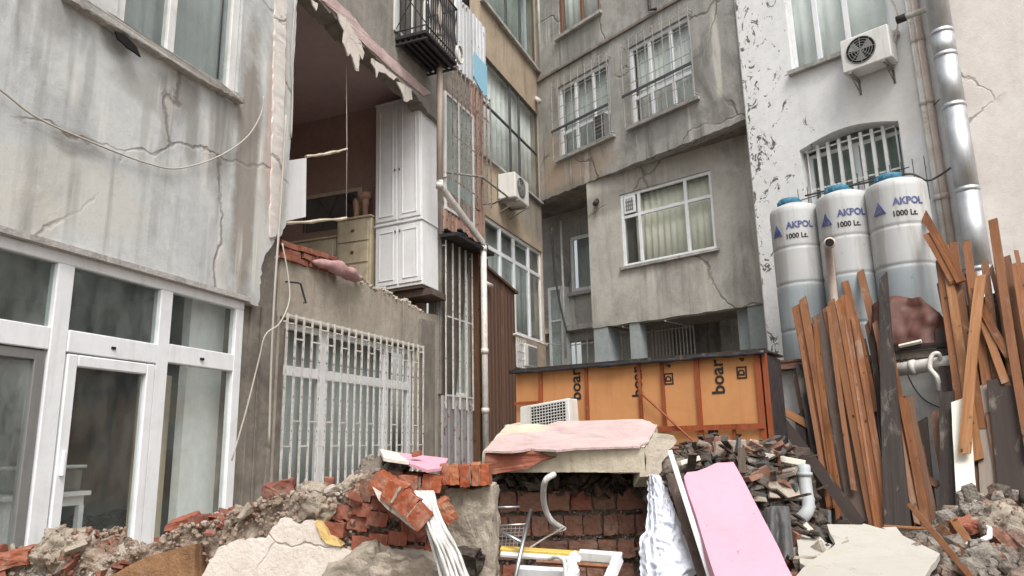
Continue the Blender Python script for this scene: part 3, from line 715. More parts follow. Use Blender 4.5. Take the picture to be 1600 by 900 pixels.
    MB(F).box(wx0-.1, wx1+.1, .37, .9, wz1+.1, wz1+.2).build('interior', 'grey_room', t)
    g = grille(F, t, gx0-.02, gx1, gz0, gz1, 21, [gz1-.02, gz0+.12], .011, -.05)
    sp = MB(F)
    for i in range(21):
        a = gx0+(gx1-gx0)*i/21+.013; b_ = gx0+(gx1-gx0)*(i+1)/21-.01
        for z in ([gz1-.3, gz1-1.3] if i % 2 else [gz1-.12, gz1-1.6]): sp.box(a-.02, b_-.01, -.058, -.05, z-.009, z+.009)
    sp.build('grille_spacers', 'grille_white', g, stuff=True)
    # french window upstairs behind the balcony
    dx0 = P(606, 15)[0]; dx1 = P(640, 15)[0]; 
    ux = P(612, -10)[0]
    bx0 = P(617, 42)[0]; bz = (P(617, 42)[1]+P(668, 122)[1])/2; bx1 = P(668, 122)[0]
    MB(F).box(bx0-.05, bx0+.04, -.03, .0, bz+.1, TOP).build('door_frame', 'pvc_old', t)
    window(F, t, bx0+.06, bx1+.1, bz+.12, TOP-.2, vs=[.5, .95], hs=[1.2], y=-.02, dep=.05, mat='pvc_old', gl='glass_dusty', name='balcony_door')
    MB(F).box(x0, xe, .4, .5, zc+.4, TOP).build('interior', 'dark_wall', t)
    MB(F).box(x0-.1, xe, .0, dp, TOP+.001, TOP+.2).build('roof', 'upper_concrete', t)
    return se, fz, zc, gx0, gx1, gz0, gz1, bx0, bx1, bz, onend
se, fz, zc, gx0, gx1, gz0, gz1, bx0, bx1, bz, onend = broken_building()

def balcony():
    F = W2; t = thing('iron_balcony', 'black iron balcony hanging above the torn open room', 'balcony', F, (bx0, -.7, bz))
    D = .1
    while F.at(681, 68, D)[1] > bz-.07 and D < 1.: D += .02
    o = MB(F).box(bx0, bx1, -D, -.005, bz-.07, bz).build('slab', 'iron_black', t, bevel=.01)
    m = MB(F)
    for i in range(5): m.box(bx0+.03, bx1-.03, -D+.06+i*D*.18, -D+.1+i*D*.18, bz-.13, bz-.071)
    m.build('floor_joists', 'iron_black', t)
    for x in (bx0+.01, bx1-.05): MB(F).box(x, x+.04, -D, -.01, bz-.16, bz-.131).build('beam', 'iron_black', t)
    r_ = MB(F); h = 1.05
    r_.tube([(bx0, 0, bz+h), (bx0, -D, bz+h), (bx1, -D, bz+h), (bx1, 0, bz+h)], .02, 6); r_.tube([(bx0, 0, bz+.08), (bx0, -D, bz+.08), (bx1, -D, bz+.08), (bx1, 0, bz+.08)], .014, 6)
    for i in range(7):
        a = bx0+(bx1-bx0)*i/7; b = bx0+(bx1-bx0)*(i+1)/7; r_.tube([(a, -D, bz+.1), (b, -D, bz+h)], .008, 5); r_.tube([(b, -D, bz+.1), (a, -D, bz+h)], .008, 5)
    r_.tube([(bx0, -D, bz+.1), (bx0, 0, bz+h)], .01, 5); r_.tube([(bx0, 0, bz+.1), (bx0, -D, bz+h)], .01, 5)
    r_.build('railing', 'iron_black', t)
    me = mesh_of(MB().box(-.008, .008, -.008, .008, 0, h), 'iron_black', 'baluster')
    for i in range(15): inst('baluster', me, t, F.M @ Matrix.Translation((bx0+(bx1-bx0)*i/14, -D, bz)))
    for i in range(1, 6): inst('baluster', me, t, F.M @ Matrix.Translation((bx0, -D*i/6, bz)))
    q = [F.w(bx1+.03+.13*cos(a), -D-.02-.01*i, bz+.15+.17*sin(a)) for i in range(4) for a in [k*pi/8+i*.1 for k in range(16)]]
    c = thing('coiled_cable', 'white cable coil tied to the end of the black balcony', 'cable', F, (bx1, -D, bz)); MB().tube(q, .013, 6).build('coil', 'pipe_white', c, True)
balcony()

def cabinet():
    A = CAM+ray(660.2, 443.4)*12.3676
    rot = Matrix.Rotation(radians(-23.14), 4, 'Z') @ Matrix.Rotation(radians(-1.8), 4, 'X') @ Matrix.Rotation(radians(-1.95), 4, 'Y')
    t = thing('white_cabinet', 'tall white two part wardrobe hanging over the torn floor edge', 'cabinet', WORLD, A, rot)
    G = Frame((0, 0), 0); G.M = PW[t.name]
    w_, d_, h_ = .955, .555, 3.55; hm = 1.18
    MB(G).box(-w_, 0, 0, d_, 0, hm).build('base_unit', 'cabinet_white', t, bevel=.006)
    MB(G).box(-w_-.0, .012, -.012, d_, hm+.001, h_).build('upper_unit', 'cabinet_white', t, bevel=.006)
    MB(G).box(-w_-.01, .02, -.03, d_, hm-.02, hm+.02).build('moulding', 'cabinet_white', t, bevel=.006)
    MB(G).box(-w_-.01, .02, -.03, d_, h_-.001, h_+.03).build('cornice', 'cabinet_white', t, bevel=.006)
    MB(G).box(-w_+.02, -.02, .02, d_-.02, -.05, -.001).build('plinth', 'wood_weathered', t)
    for z0, z1, y in ((.06, hm-.06, 0), (hm+.06, h_-.06, -.012)):
        for k in range(2):
            x0 = -w_+.02+k*(w_/2-.0); x1 = x0+w_/2-.035
            d = MB(G).box(x0, x1, y-.022, y-.001, z0, z1).build('door', 'cabinet_white', t, bevel=.004)
            m = MB(G); a, b, c, e = x0+.07, x1-.07, z0+.08, z1-.08
            m.box(a, b, y-.034, y-.022, c, c+.025); m.box(a, b, y-.034, y-.022, e-.025, e); m.box(a, a+.025, y-.034, y-.022, c+.026, e-.026); m.box(b-.025, b, y-.034, y-.022, c+.026, e-.026)
            m.build('panel_moulding', 'cabinet_white', d, bevel=.003)
            kx = x1-.03 if k == 0 else x0+.03; kz = (z1-.1 if z0 < 1 else z0+.42*(z1-z0))
            MB(G).box(kx-.014, kx+.014, y-.05, y-.022, kz-.02, kz+.02).build('knob', 'knob_metal', d, bevel=.006)
    MB(G).box(-w_+.1, .1, .1, d_+.1, -.17, -.055, j=.02).build('floor_remnant', 'wood_weathered', t)
cabinet()

def room_contents():
    F = W2
    # cream dresser against the end wall
    def sz(u, v, off): return onend(u, v, off)
    off = .55
    ya, za = sz(527, 345, off); yb, zb_ = sz(580, 340, off)
    y1, y2 = min(ya, yb), max(ya, yb); h1 = (za+zb_)/2
    t = thing('cream_dresser', 'old cream dresser with drawers left of the tall white wardrobe', 'dresser', F, (se-.3, y1, fz))
    MB(F).box(se-off, se-.005, y1, y2, fz+.002, h1).build('dresser_body', 'cream_furniture', t, bevel=.01)
    MB(F).box(se-off-.03, se-.005, y1-.02, y2+.02, h1+.001, h1+.04).build('dresser_top', 'cream_furniture', t, bevel=.008)
    n = 4; hh = (h1-fz-.1)/n
    for i in range(n):
        z0 = fz+.08+i*hh; d = MB(F).box(se-off-.02, se-off-.001, y1+.05, y2-.05, z0, z0+hh-.04).build('drawer', 'cream_furniture', t, bevel=.006)
        MB(F).box(se-off-.05, se-off-.021, (y1+y2)/2-.03, (y1+y2)/2+.03, z0+hh*.45, z0+hh*.55).build('handle', 'brick_red', d, bevel=.004)
    b2 = thing('cream_sideboard', 'low cream sideboard deep in the torn open room', 'sideboard', F, (se-.3, y2+.1, fz))
    y3 = min(y2+1.3, 3.4); h2 = h1-.28
    MB(F).box(se-.5, se-.005, y2+.05, y3, fz+.002, h2).build('sideboard_body', 'cream_furniture', b2, bevel=.01); MB(F).box(se-.53, se-.005, y2+.03, y3+.02, h2+.001, h2+.04).build('sideboard_top', 'cream_furniture', b2, bevel=.008)
    for i in range(2):
        yy = y2+.1+i*(y3-y2)/2; MB(F).box(se-.52, se-.501, yy, yy+(y3-y2)/2-.12, fz+.1, h2-.08).build('door', 'cream_furniture', b2, bevel=.01)
    # tan bundle with dark and pale tops on the dresser
    c = thing('tan_bundle', 'tan upright bundle with dark and pale tops standing on the cream dresser', 'bundle', F, (se-.3, (y1+y2)/2, h1+.04))
    for k, (u, v) in enumerate(((556, 352), (570, 352))):
        yy, _ = sz(u, v, .35); m = MB(F); m.lathe([(.055, 0), (.05, .1), (.06, .25), (.075, .36), (.05, .42)], (se-.35, yy, h1+.041), 12); m.build('roll', 'cloth_tan', c, True)
        q = rock_mb(80+k, 3, (.26, .22, .2) if k else (.22, .2, .2), .6, False); yy2, zz2 = sz(549 if k == 0 else 571, 318 if k == 0 else 322, .35); q.v = [F.w(se-.35, yy2, h1+.48)+p for p in q.v]; q.build('top', ('cloth_dark', 'cloth_tan')[k], c, True)
    # white panel, broken rods, thin post left in the opening
    P = lambda u, v: F.at(u, v, -.25)
    p = thing('loose_board', 'white upright panel at the left edge of the torn open room', 'board', F, (P(460, 343)[0], .25, P(460, 345)[1]))
    MB(F).prism([P(443, 252), P(477, 247), P(476, 339), P(444, 346)], .23, .26).build('board', 'cabinet_white', p)
    MB(F).box(P(442, 343)[0], P(442, 343)[0]+.03, .22, .27, P(450, 350)[1]-.03, P(450, 250)[1]+.05).build('edge_post', 'pvc_old', p)
    for nm, lb, (a, b) in (('broken_rail', 'broken pale rail at the top of the white panel in the torn room', ((478, 246), (542, 233))), ('broken_rail', 'broken pale rail level with the foot of the white panel', ((444, 349), (541, 341)))):
        q = thing(nm, lb, 'rail', F, (P(*a)[0], .25, P(*a)[1]))
        n = 9; pts = [F.w(P(a[0]+(b[0]-a[0])*i/n, a[1]+(b[1]-a[1])*i/n)[0], .25, P(a[0]+(b[0]-a[0])*i/n, a[1]+(b[1]-a[1])*i/n+R.uniform(-1.2, 1.2))[1]) for i in range(n+1)]
        MB().tube(pts, [.02+R.uniform(-.006, .01) for _ in pts], 6).build('batten', 'slab_cream', q)
    cable('hanging_wire', 'thin wire hanging down through the middle of the torn open room', [on(F, 541, 90, -.25), on(F, 542, 230, -.25), on(F, 541, 352, -.25)], .006)
    # long strands at the pier edge
    cable('hanging_strand', 'thin pale strand hanging beside the ragged pier of the torn room', smooth_pts([on(F, 461, 0, .05), on(F, 456, 80, .06), on(F, 457, 150, .04), on(F, 455, 215, .05)]), .012)
    cable('hanging_pipe', 'thin grey conduit hanging down the dark column beside the barred window', smooth_pts([on(F, 447, 180, .12), on(F, 438, 330, .14), on(F, 430, 440, .16), on(F, 424, 560, .14), on(F, 420, 700, .12)]), .014)
    cable('looped_cable', 'pale cable looping in front of the concrete lintel left end', smooth_pts([on(F, 441, 380, .2), on(F, 450, 430, .25), on(F, 452, 470, .3), on(F, 437, 505, .3), on(F, 415, 523, .3), on(F, 405, 560, .25), on(F, 385, 640, .2), on(F, 362, 720, .16)]), .009)
    cable('bent_rebar', 'rusty bent reinforcing bar poking from the concrete lintel', [on(F, 446, 440, .05), on(F, 466, 442, .12), on(F, 470, 444, .13), on(F, 478, 474, .12), on(F, 474, 473, .1)], .012, 'iron_black')
    # pink cloth slumped on the broken parapet
    m = MB(); pts = [on(F, u, v, dd) for u, v, dd in ((488, 408, .0), (505, 412, .06), (525, 417, .1), (540, 425, .1), (557, 432, .06), (566, 438, .0))]
    m.tube(smooth_pts(pts, 5), [.015+.075*sin(pi*min(1, i/25))**.6*(1+.5*noise.noise(Vector((i*.22, 3, 1)))) for i in range(26)], 14); m.v = [p+Vector((0, 0, 1))*.05*noise.noise(p*5) for p in m.v]
    c = thing('pink_cloth', 'dirty pink cushion slumped on the broken wall edge under the wardrobe', 'cushion', WORLD, pts[2]); m.build('cover', 'cloth_pink', c, True)
room_contents()

# ================================================================== CLAD BAY with downpipe
def slats(F, parent, x0, x1, z0, z1, n, mat, y=-.02, dep=.03, gap=.1, name='slat', zj=0., zf=None):
    wd = (x1-x0)/n; me = mesh_of(MB().raw([(-wd*(.5-gap/2), 0, 0), (-wd*.3, -dep, 0), (wd*.3, -dep, 0), (wd*(.5-gap/2), 0, 0), (-wd*(.5-gap/2), 0, 1), (-wd*.3, -dep, 1), (wd*.3, -dep, 1), (wd*(.5-gap/2), 0, 1)],
        [(0, 1, 5, 4), (1, 2, 6, 5), (2, 3, 7, 6), (3, 0, 4, 7), (0, 3, 2, 1), (4, 5, 6, 7)]), mat, name)
    for i in range(n):
        x = x0+wd*(i+.5); zt = z1 if zf is None else zf(x); a = z0+R.uniform(-zj, zj); b = zt+R.uniform(-zj, zj)
        inst(name, me, parent, F.M @ Matrix.Translation((x, y+R.uniform(-.004, .004), a)) @ Matrix.Diagonal((1, 1, b-a, 1)))
def clad_bay():
    F = W3; t = thing('clad_bay', 'narrow bay clad in rusty pink brown sheet beside the white wardrobe', 'building', F)
    P = lambda u, v, d=0: F.at(u, v, d); xr = P(755, 500)[0]
    wz = P(735, 396)[1]; TOP = 10.6
    wx0 = P(688, 500)[0]+.02; wx1 = P(734, 500)[0]; z0w = P(712, 618)[1]; zbot = 0
    wall(F, t, rect(.005, xr, 0, TOP), [hrect(wx0, wx1, z0w, wz)], .25, 'column_plaster')
    # lower window and white ribbed panel below
    window(F, t, wx0, wx1, z0w, wz-.02, vs=[(wx1-wx0)*.5], hs=[(wz-z0w)*.67], y=.04, dep=.06, mat='pvc', gl='glass_dusty', mw=.07)
    MB(F).box(wx0, wx1, .12, .14, z0w, wz-.5).build('curtain', 'curtain_grey', t)
    slats(F, t, wx0-.05, wx1+.03, P(712, 760)[1], z0w-.03, 5, 'cladding_grey', -.015, .03, .18, 'panel_board')
    grille(F, t, wx0+.06, wx1-.02, P(712, 640)[1], wz-.03, 4, [P(712, 618)[1]-.02, P(712, 500)[1]], .013, -.07, 'grille_white')
    MB(F).box(P(738, 500)[0], P(752, 500)[0], -.14, -.002, 0, P(745, 398)[1], j=.012).build('post', 'wood_brown', t)
    MB(F).box(P(753, 500)[0], P(760, 500)[0], -.05, -.002, 0, P(745, 398)[1], j=.006).build('post', 'wood_dark', t)
    # small roof and black rotten debris over the window
    q = MB(F)
    q.box(P(686, 396)[0]-.0, P(748, 396)[0], -.35, -.002, wz+.0, wz+.04, j=.015)
    q.build('canopy', 'iron_black', t)
    b = MB(F)
    for i in range(34):
        rr = rock_mb(500+i % 7, 1, (R.uniform(.12, .4), .15, R.uniform(.03, .09))); G = Matrix.Translation((R.uniform(wx0, P(742, 396)[0]), R.uniform(-.3, -.08), wz+.05+R.uniform(0, .12))) @ Matrix.Rotation(R.uniform(-.6, .6), 4, 'Y')
        b.raw([G @ p for p in rr.v], rr.f)
    b.build('roof_debris', 'tarp_black', t, stuff=True)
    # cladding above
    zc0 = wz+.14; zt = P(725, 130)[1]
    slats(F, t, .03, xr, zc0, P(700, 300)[1], 11, 'cladding_pink', -.003, .04, .12, zj=.02)
    slats(F, t, P(735, 200)[0], xr, P(700, 300)[1]+.03, 9.6, 4, 'cladding_pink', -.003, .03, .15, zj=.02)
    slats(F, t, P(708, 60)[0], xr+.2, P(735, 130)[1], TOP, 9, 'cladding_white', -.02, .04, .1, zj=.02)
    MB(F).prism([P(735, 82), P(756, 105), P(756, 160), P(744, 138), P(735, 120)], -.08, -.065).build('blue_sheet', 'sheet_blue', t)
    # cage window upstairs
    cz1 = P(712, 160)[1]; cz0 = P(712, 300)[1]; cx0 = P(691, 220)[0]+.02; cx1 = P(737, 220)[0]
    MB(F).box(cx0, cx1, -.012, -.004, cz0-.5, cz1).build('window_panel', 'curtain_grey', t)
    window(F, t, cx0, cx1, cz0-.5, cz1, vs=[(cx1-cx0)*.45], y=-.06, dep=.04, mat='pvc_old', gl='glass_dusty')
    grille(F, t, cx0-.02, xr, cz0, cz1+.55, 9, [cz0+.05, (cz0+cz1)/2, cz1, cz1+.5], .01, -.22, 'grille_rust', brj=.015)
    m = MB(F); h = P(700, 275)[1]
    pts = [P(690, 278), P(712, 272), P(762, 328), P(800, 322)]
    m.tube([(.05, -.02, h), (P(712, 272)[0], -.55, h), (P(762, 333)[0]-.2, -.55, h), (P(762, 333)[0]+.1, -.02, h)], .02, 6); m.tube([(P(712, 272)[0], -.55, h), (xr, -.02, h+.35)], .014, 6)
    m.build('bracket', 'dirty_metal', t)
clad_bay()
def downpipe():
    F = W3; P = lambda u, v: on(F, u, v, .2); DD = .32
    t = thing('downpipe', 'dirty white downpipe bending diagonally past the wardrobe down to the rubble', 'pipe', F, (F.at(757, 690)[0], -.2, 0))
    x0, x1 = F.at(687, 250, DD)[0], F.at(757, 520, DD)[0]
    z1 = F.at(687, 290, DD)[1]; z2 = F.at(757, 384, DD)[1]
    g = lambda x, z: F.w(x, -DD, z)
    MB().tube([g(x0, 9.6), g(x0, z1+.05)], .055, 12).build('pipe_run', 'pipe_pink', t, True)
    MB().tube([g(x0, z1+.1), g(x0+.03, z1), g(x1-.05, z2+.05), g(x1, z2-.08)], .062, 12).build('pipe_run', 'pipe_white', t, True)
    MB().tube([g(x1, z2), g(x1, 1.3)], .06, 12).build('pipe_run', 'pipe_white', t, True)
    for z in (z2-.02, 3.4, 2.3): MB().tube([g(x1, z), g(x1, z-.1)], .072, 12).build('socket', 'pipe_white', t, True)
    for z in (9., z1+.05): MB().tube([g(x0, z), g(x0, z-.1)], .068, 12).build('socket', 'pipe_white', t, True)
    za = F.at(770, 448, DD)[1]; MB().tube([g(x1, za), g(x1+.35, za+.0)], .05, 10).build('branch', 'pipe_white', t, True)
downpipe()
def brown_shed():
    F = W3; t = thing('brown_lean_to', 'dark brown corrugated lean-to between the downpipe and the orange boards', 'shed', F, (F.at(785, 600)[0], -.22, 0))
    D = .22; a = F.at(762, 425, D); b = F.at(805, 459, D); za, zb = a[1]+.05, b[1]
    x0, x1 = F.at(757, 560, D)[0], F.at(805, 560, D)[0]
    f = lambda x: za+(zb-za)*(x-x0)/(x1-x0)
    slats(F, t, x0, x1, .5, za, 9, 'cladding_brown', -D, .03, .06, zf=f)
    MB(F).prism([(x0, .0), (x1, .0), (x1, zb-.02), (x0, za-.02)], -D+.002, -D+.05).build('backing', 'wood_dark', t)
    MB(F).prism([(x0-.02, za), (x1+.06, zb-.02), (x1+.06, zb+.03), (x0-.02, za+.05)], -D-.08, -.01).build('roof', 'cladding_brown', t)
    MB(F).box(x1-.05, x1, -D+.051, -.01, 0, zb-.04).build('side_board', 'cladding_brown', t)
    MB(F).box((x0+x1)/2-.03, (x0+x1)/2+.02, -D-.06, -D-.031, .5, zb-.1).build('post', 'wood_brown', t)
brown_shed()

# ================================================================== MIDDLE BUILDING
def middle_building():
    F = W3; t = thing('ochre_building', 'ochre and grey rendered building with dark glazing running to the back corner', 'building', F, (F.at(757, 520)[0], 0, 0))
    P = F.at; x0 = P(756, 500)[0]+.001; x1 = P(845, 300)[0]; TOP = 15.5
    m_ = lambda p, q: (P(*p)[1]+P(*q)[1])/2
    w3t, w3b = m_((764, 342), (851, 395)), m_((806, 520), (854, 541)); w3x = P(853, 470)[0]; w3x = min(w3x, x1-.05)
    w2t, w2b = m_((760, 87), (842, 182)), m_((767, 253), (840, 311)); w2x = x1-.06
    w1b = m_((753, 0), (842, 120))+.06
    wall(F, t, rect(x0, x1, 0, TOP), [hrect(x0+.12, w3x, w3b, w3t), hrect(x0+.12, w2x, w2b, w2t), hrect(x0+.12, w2x, w1b, w1b+2.3)], .25, 'ochre_plaster')
    X = lambda u, v: P(u, v, -.05)[0]-x0-.12
    window(F, t, x0+.12, w3x, w3b, w3t, vs=[X(782, 430), X(804, 450), X(827, 460)], hs=[m_((766, 388), (849, 431))-w3b], y=.04, dep=.06, mw=.09, fw=.08, mat='pvc', gl='glass')
    window(F, t, x0+.12, w2x, w2b, w2t, vs=[X(797, 200), X(811, 210)], hs=[m_((762, 160), (842, 244))-w2b], y=.03, dep=.05, mw=.05, fw=.05, mat='frame_dark', gl='glass')
    window(F, t, x0+.12, w2x, w1b, w1b+2.3, vs=[X(790, 20), X(812, 40)], y=.03, dep=.05, mw=.07, fw=.05, mat='frame_dark', gl='glass_dark')
    curtain(F, t, x0+.15, w3x-.05, w3b, w3t, .35, 'curtain_grey', 12, .02); curtain(F, t, x0+.15, w2x-.05, w2b, w2t, .2, 'curtain', 12, .02); curtain(F, t, x0+.15, w2x-.05, w1b, w1b+2.2, .3, 'curtain_grey', 12, .02)
    MB(F).box(x0, w2x+.03, -.1, -.002, w1b-.09, w1b-.01, j=.006).build('sill', 'sill', t); MB(F).box(x0, w2x+.03, -.08, -.002, w2b-.07, w2b-.01, j=.006).build('sill', 'sill', t)
    MB(F).tube([F.M.inverted() @ F.w(w2x, -.12, w1b-.1), (w2x, -.12, TOP)], .04, 8).build('corner_pipe', 'pipe_white', t, True)
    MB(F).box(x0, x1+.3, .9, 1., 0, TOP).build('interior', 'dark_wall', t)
    MB(F).box(x0, x1+.3, .0, 1.2, TOP+.001, TOP+.15).build('roof', 'upper_concrete', t)
    for z in (w3t+.3, w2t+.3): MB(F).box(x0, x1, .26, .9, z, z+.2).build('interior_floor', 'dark_wall', t)
    a = P(790, 310, .4); u = ac_unit(F, P(806, 290, .45)[0], -.02, P(805, 306, .45)[1], .8, .58, .42, 'white air conditioner hanging below the dark framed window near the back corner', fan=True)
    # low unit and railing by the white window
    b = P(826, 566, .35); ac_unit(F, P(826, 560, .4)[0], -.02, P(828, 572, .4)[1], .75, .5, .3, 'white air conditioner low on the wall behind the orange boards', fan=False, feet=False)
    g = MB(F); gx = P(808, 550, .3)[0]; gz = P(815, 575, .3)[1]
    for i in range(6): g.box(gx+i*.1, gx+i*.1+.015, -.3, -.285, gz, gz+.75)
    for i in range(5): g.box(gx, gx+.51, -.31, -.301, gz+i*.17, gz+i*.17+.015)
    g.build('low_grille', 'pvc_old', t)
    pts = [F.w(P(803, 520, .3)[0]+i*.25, -.3, m_((804, 521), (853, 545))-.08+.0*i) for i in range(9)]
    MB().tube(pts, .025, 6).build('rail', 'pipe_white', t)
middle_building()

# ================================================================== BACK BUILDING
def back_building():
    F = WU; t = thing('back_building', 'weathered grey back building with an overhanging upper floor and caged windows', 'building', F)
    P = F.at; x1 = P(1163, 150)[0]; TOP = 15.5
    zb = (P(845, 316)[1]+P(1163, 185)[1])/2
    def span(a, b, c, d): return (P(*a)[0]+P(*b)[0])/2, (P(*c)[0]+P(*d)[0])/2
    A = span((870, 137), (876, 250), (949, 95), (959, 215)); B = span((981, 75), (987, 200), (1077, 22), (1087, 150))
    zt_ = (P(870, 137)[1]+P(981, 75)[1]+P(1077, 22)[1])/3; zl = (P(876, 250)[1]+P(987, 200)[1]+P(1087, 150)[1])/3
    Cx = (P(873, 40)[0], P(936, 10)[0]); cz = (P(867, 62)[1]+P(937, 20)[1])/2
    wall(F, t, [(0, zb)]+jag([(0, zb), (x1*.4, zb+.0), (x1, zb)], .015, .12, 31)[1:]+[(x1, TOP), (0, TOP)], [hrect(A[0], A[1], zl, zt_), hrect(B[0], B[1], zl, zt_), hrect(Cx[0], Cx[1], cz, cz+1.9)], .25, 'back_plaster')
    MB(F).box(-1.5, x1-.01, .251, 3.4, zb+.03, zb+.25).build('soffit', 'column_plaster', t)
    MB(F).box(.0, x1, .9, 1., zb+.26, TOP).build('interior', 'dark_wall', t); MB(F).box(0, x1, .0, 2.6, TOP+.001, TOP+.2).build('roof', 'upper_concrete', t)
    for (a, b) in (A, B):
        w_ = b-a; window(F, t, a, b, zl, zt_, vs=[w_*.33, w_*.67], hs=[(zt_-zl)*.34], fw=.09, mw=.08, y=.06, dep=.06, mat='pvc', gl='glass')
        curtain(F, t, a+.05, b-.05, zl+.04, zt_-.04, .24, 'curtain_grey' if a < 1.5 else 'curtain', 9, .02)
        rails = [zl-.02+(zt_-zl)*k/6 for k in range(7)]
        g = grille(F, t, a-.07, b+.07, zl-.05, zt_+.12, 8, rails[::1]+[zt_+.1], .008, -.16, 'wire_grey', brj=.008, rt=.008)
        bt = MB(F); zm = zl+(zt_-zl)*.36; bt.box(a-.08, b+.08, -.2, -.175, zm-.03, zm+.03); bt.build('grille_band', 'frame_dark', g)
        MB(F).box(a-.1, b+.1, -.09, .055, zl-.07, zl-.002, j=.005).build('sill', 'sill', t)
    # small dark box behind the lower right of the left cage
    q = P(952, 205, .1); s_ = thing('vent_box', 'dark slatted box behind the left caged window at its lower right', 'vent', F, (q[0]-.25, -.05, zl+.05)); MB(F).box(A[1]-.48, A[1]-.12, -.12, .05, zl+.03, zl+.6).build('casing', 'frame_grey', s_, bevel=.01)
    m = MB(F)
    for i in range(6): m.box(A[1]-.46, A[1]-.14, -.135, -.121, zl+.07+i*.09, zl+.11+i*.09)
    m.build('louvres', 'frame_dark', s_)
    w_ = Cx[1]-Cx[0]; window(F, t, Cx[0], Cx[1], cz, cz+1.9, vs=[w_*.55], fw=.09, mw=.09, y=.05, dep=.06, mat='frame_brown', gl='glass')
    curtain(F, t, Cx[0]+.05, Cx[1]-.05, cz+.03, cz+1.85, .2, 'curtain', 6, .02)
    MB(F).box(Cx[0]-.1, Cx[1]+.1, -.1, .045, cz-.08, cz-.002, j=.004).build('sill', 'sill', t)
    zl2 = (P(845, 128)[1]+P(1045, 5)[1])/2; MB(F).box(.01, x1-.01, -.05, -.002, zl2-.04, zl2+.03, j=.012).build('ledge', 'column_plaster', t)
    MB(F).tube([(P(1017, 0)[0], -.07, TOP), (P(1017, 0)[0], -.07, zl2+.1), (P(1030, 14)[0], -.12, zl2+.0)], .035, 8).build('spout', 'iron_black', t, True)
    MB(F).tube([(P(838, 150)[0], -.05, P(848, 148)[1]), (P(858, 165)[0]-.1, -.25, P(858, 160)[1])], .06, 10).build('pipe_stub', 'pipe_white', t, True)
    # ---------------- lower wall
    G = WL; Q = G.at; zc_ = (Q(920, 520)[1]+Q(1190, 468)[1])/2; X0 = Q(921, 400)[0]; X1 = Q(1200, 400)[0]+.25
    wx0 = (Q(967, 305)[0]+Q(975, 420)[0])/2; wx1 = (Q(1110, 265)[0]+Q(1120, 390)[0])/2; wt = (Q(967, 305)[1]+Q(1110, 265)[1])/2; wb = (Q(975, 418)[1]+Q(1120, 388)[1])/2
    wall(G, t, jag([(X0, zc_), (X1, zc_)], .012, .2, 33)+[(X1, zb+.03), (X0, zb+.03)], [hrect(wx0, wx1, wb, wt)], .25, 'lower_back_plaster', y0=.0)
    xm = [Q(1000, 350, -.04)[0]-wx0, Q(1073, 330, -.04)[0]-wx0]; hz = (Q(982, 337)[1]+Q(1112, 305)[1])/2
    window(G, t, wx0, wx1, wb, wt, vs=xm, hs=[hz-wb], fw=.07, mw=.07, y=.03, dep=.06, mat='pvc', gl='glass', sill=.08)
    curtain(G, t, wx0+xm[0]-.2, wx1-.1, wb+.02, wt-.05, .22, 'curtain_cream', 12, .035)
    MB(G).box(X0, X1, 2., 2.1, 0, zb).build('interior', 'dark_wall', t)
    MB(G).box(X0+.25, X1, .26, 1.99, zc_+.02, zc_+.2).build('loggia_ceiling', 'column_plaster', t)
    fx = wx0+.1; fz_ = hz+.06; fh = wt-hz-.14
    m = MB(G); m.box(fx, fx+.3, .0, .028, fz_, fz_+fh); m.build('window_vent', 'pvc', t, bevel=.01)
    m = MB(G)
    for i in range(4): m.box(fx+.06+i*.05, fx+.085+i*.05, -.008, -.001, fz_+.06, fz_+fh-.06)
    for i in range(3): m.box(fx+.05, fx+.25, -.014, -.009, fz_+.08+i*.09, fz_+.1+i*.09)
    m.build('vent_grid', 'frame_grey', t)
    MB(G).tube([(Q(933, 318)[0]-.02, .05, Q(933, 312)[1]), (Q(938, 320)[0], -.22, Q(938, 322)[1])], .06, 10).build('flue_stub', 'iron_black', t, True)
    # return wall into the recess, loggia pillars
    MB(G).box(X0, X0+.25, .251, 1.6, zc_+.01, zb+.02).build('wall', 'lower_back_plaster', t)
    pl = MB(G).box(X0+.01, Q(950, 540)[0], .02, .5, 0, zc_-.001).build('pillar', 'loggia_paint', t)
    MB(G).box(Q(984, 540)[0], Q(1000, 540)[0], .03, .3, 0, zc_-.001).build('pillar', 'loggia_paint', t)
    MB(G).box(Q(1146, 520)[0], Q(1166, 520)[0], .25, .6, 0, zc_-.001).build('pillar', 'loggia_paint', t)
    MB(G).box(Q(1170, 520)[0], X1, .03, .6, 0, zc_-.001).build('pillar', 'loggia_paint', t)
    # loggia back wall with window
    D = 1.4; q0, q1 = Q(1050, 530, -D), Q(1126, 530, -D); lt = Q(1100, 505, -D)[1]; lb = lt-1.3
    wall(G, t, rect(X0+.26, X1, 0, zc_+.02), [hrect(q0[0], q1[0], lb, lt)], .1, 'back_plaster', y0=D)
    w_ = q1[0]-q0[0]; window(G, t, q0[0], q1[0], lb, lt, vs=[w_*.55], fw=.08, mw=.1, y=D+.02, dep=.05, mat='pvc_old', gl='glass_dark')
    grille(G, t, Q(1020, 530, -D+.1)[0], q0[0]+w_*.52, lb, lt+.02, 12, [lb+.3, lt-.05], .011, D-.12, 'grille_white')
    # ---------------- recess at the left: back wall, its window, barred window, corner door
    D = 1.5; xL = Q(850, 400, -D)[0]-3.2; xR = X0
    k0, k1 = Q(890, 400, -D)[0], Q(921, 400, -D)[0]+.25; kt, kb = Q(900, 368, -D)[1], Q(900, 456, -D)[1]
    l0, l1 = Q(886, 550, -D)[0], X0+.2; l_t = Q(900, 533, -D)[1]
    wall(G, t, rect(xL, X0+.24, 0, zb+.02), [hrect(k0, X0+.16, kb, kt), hrect(l0, X0+.2, .6, l_t)], .2, 'back_plaster', y0=D)
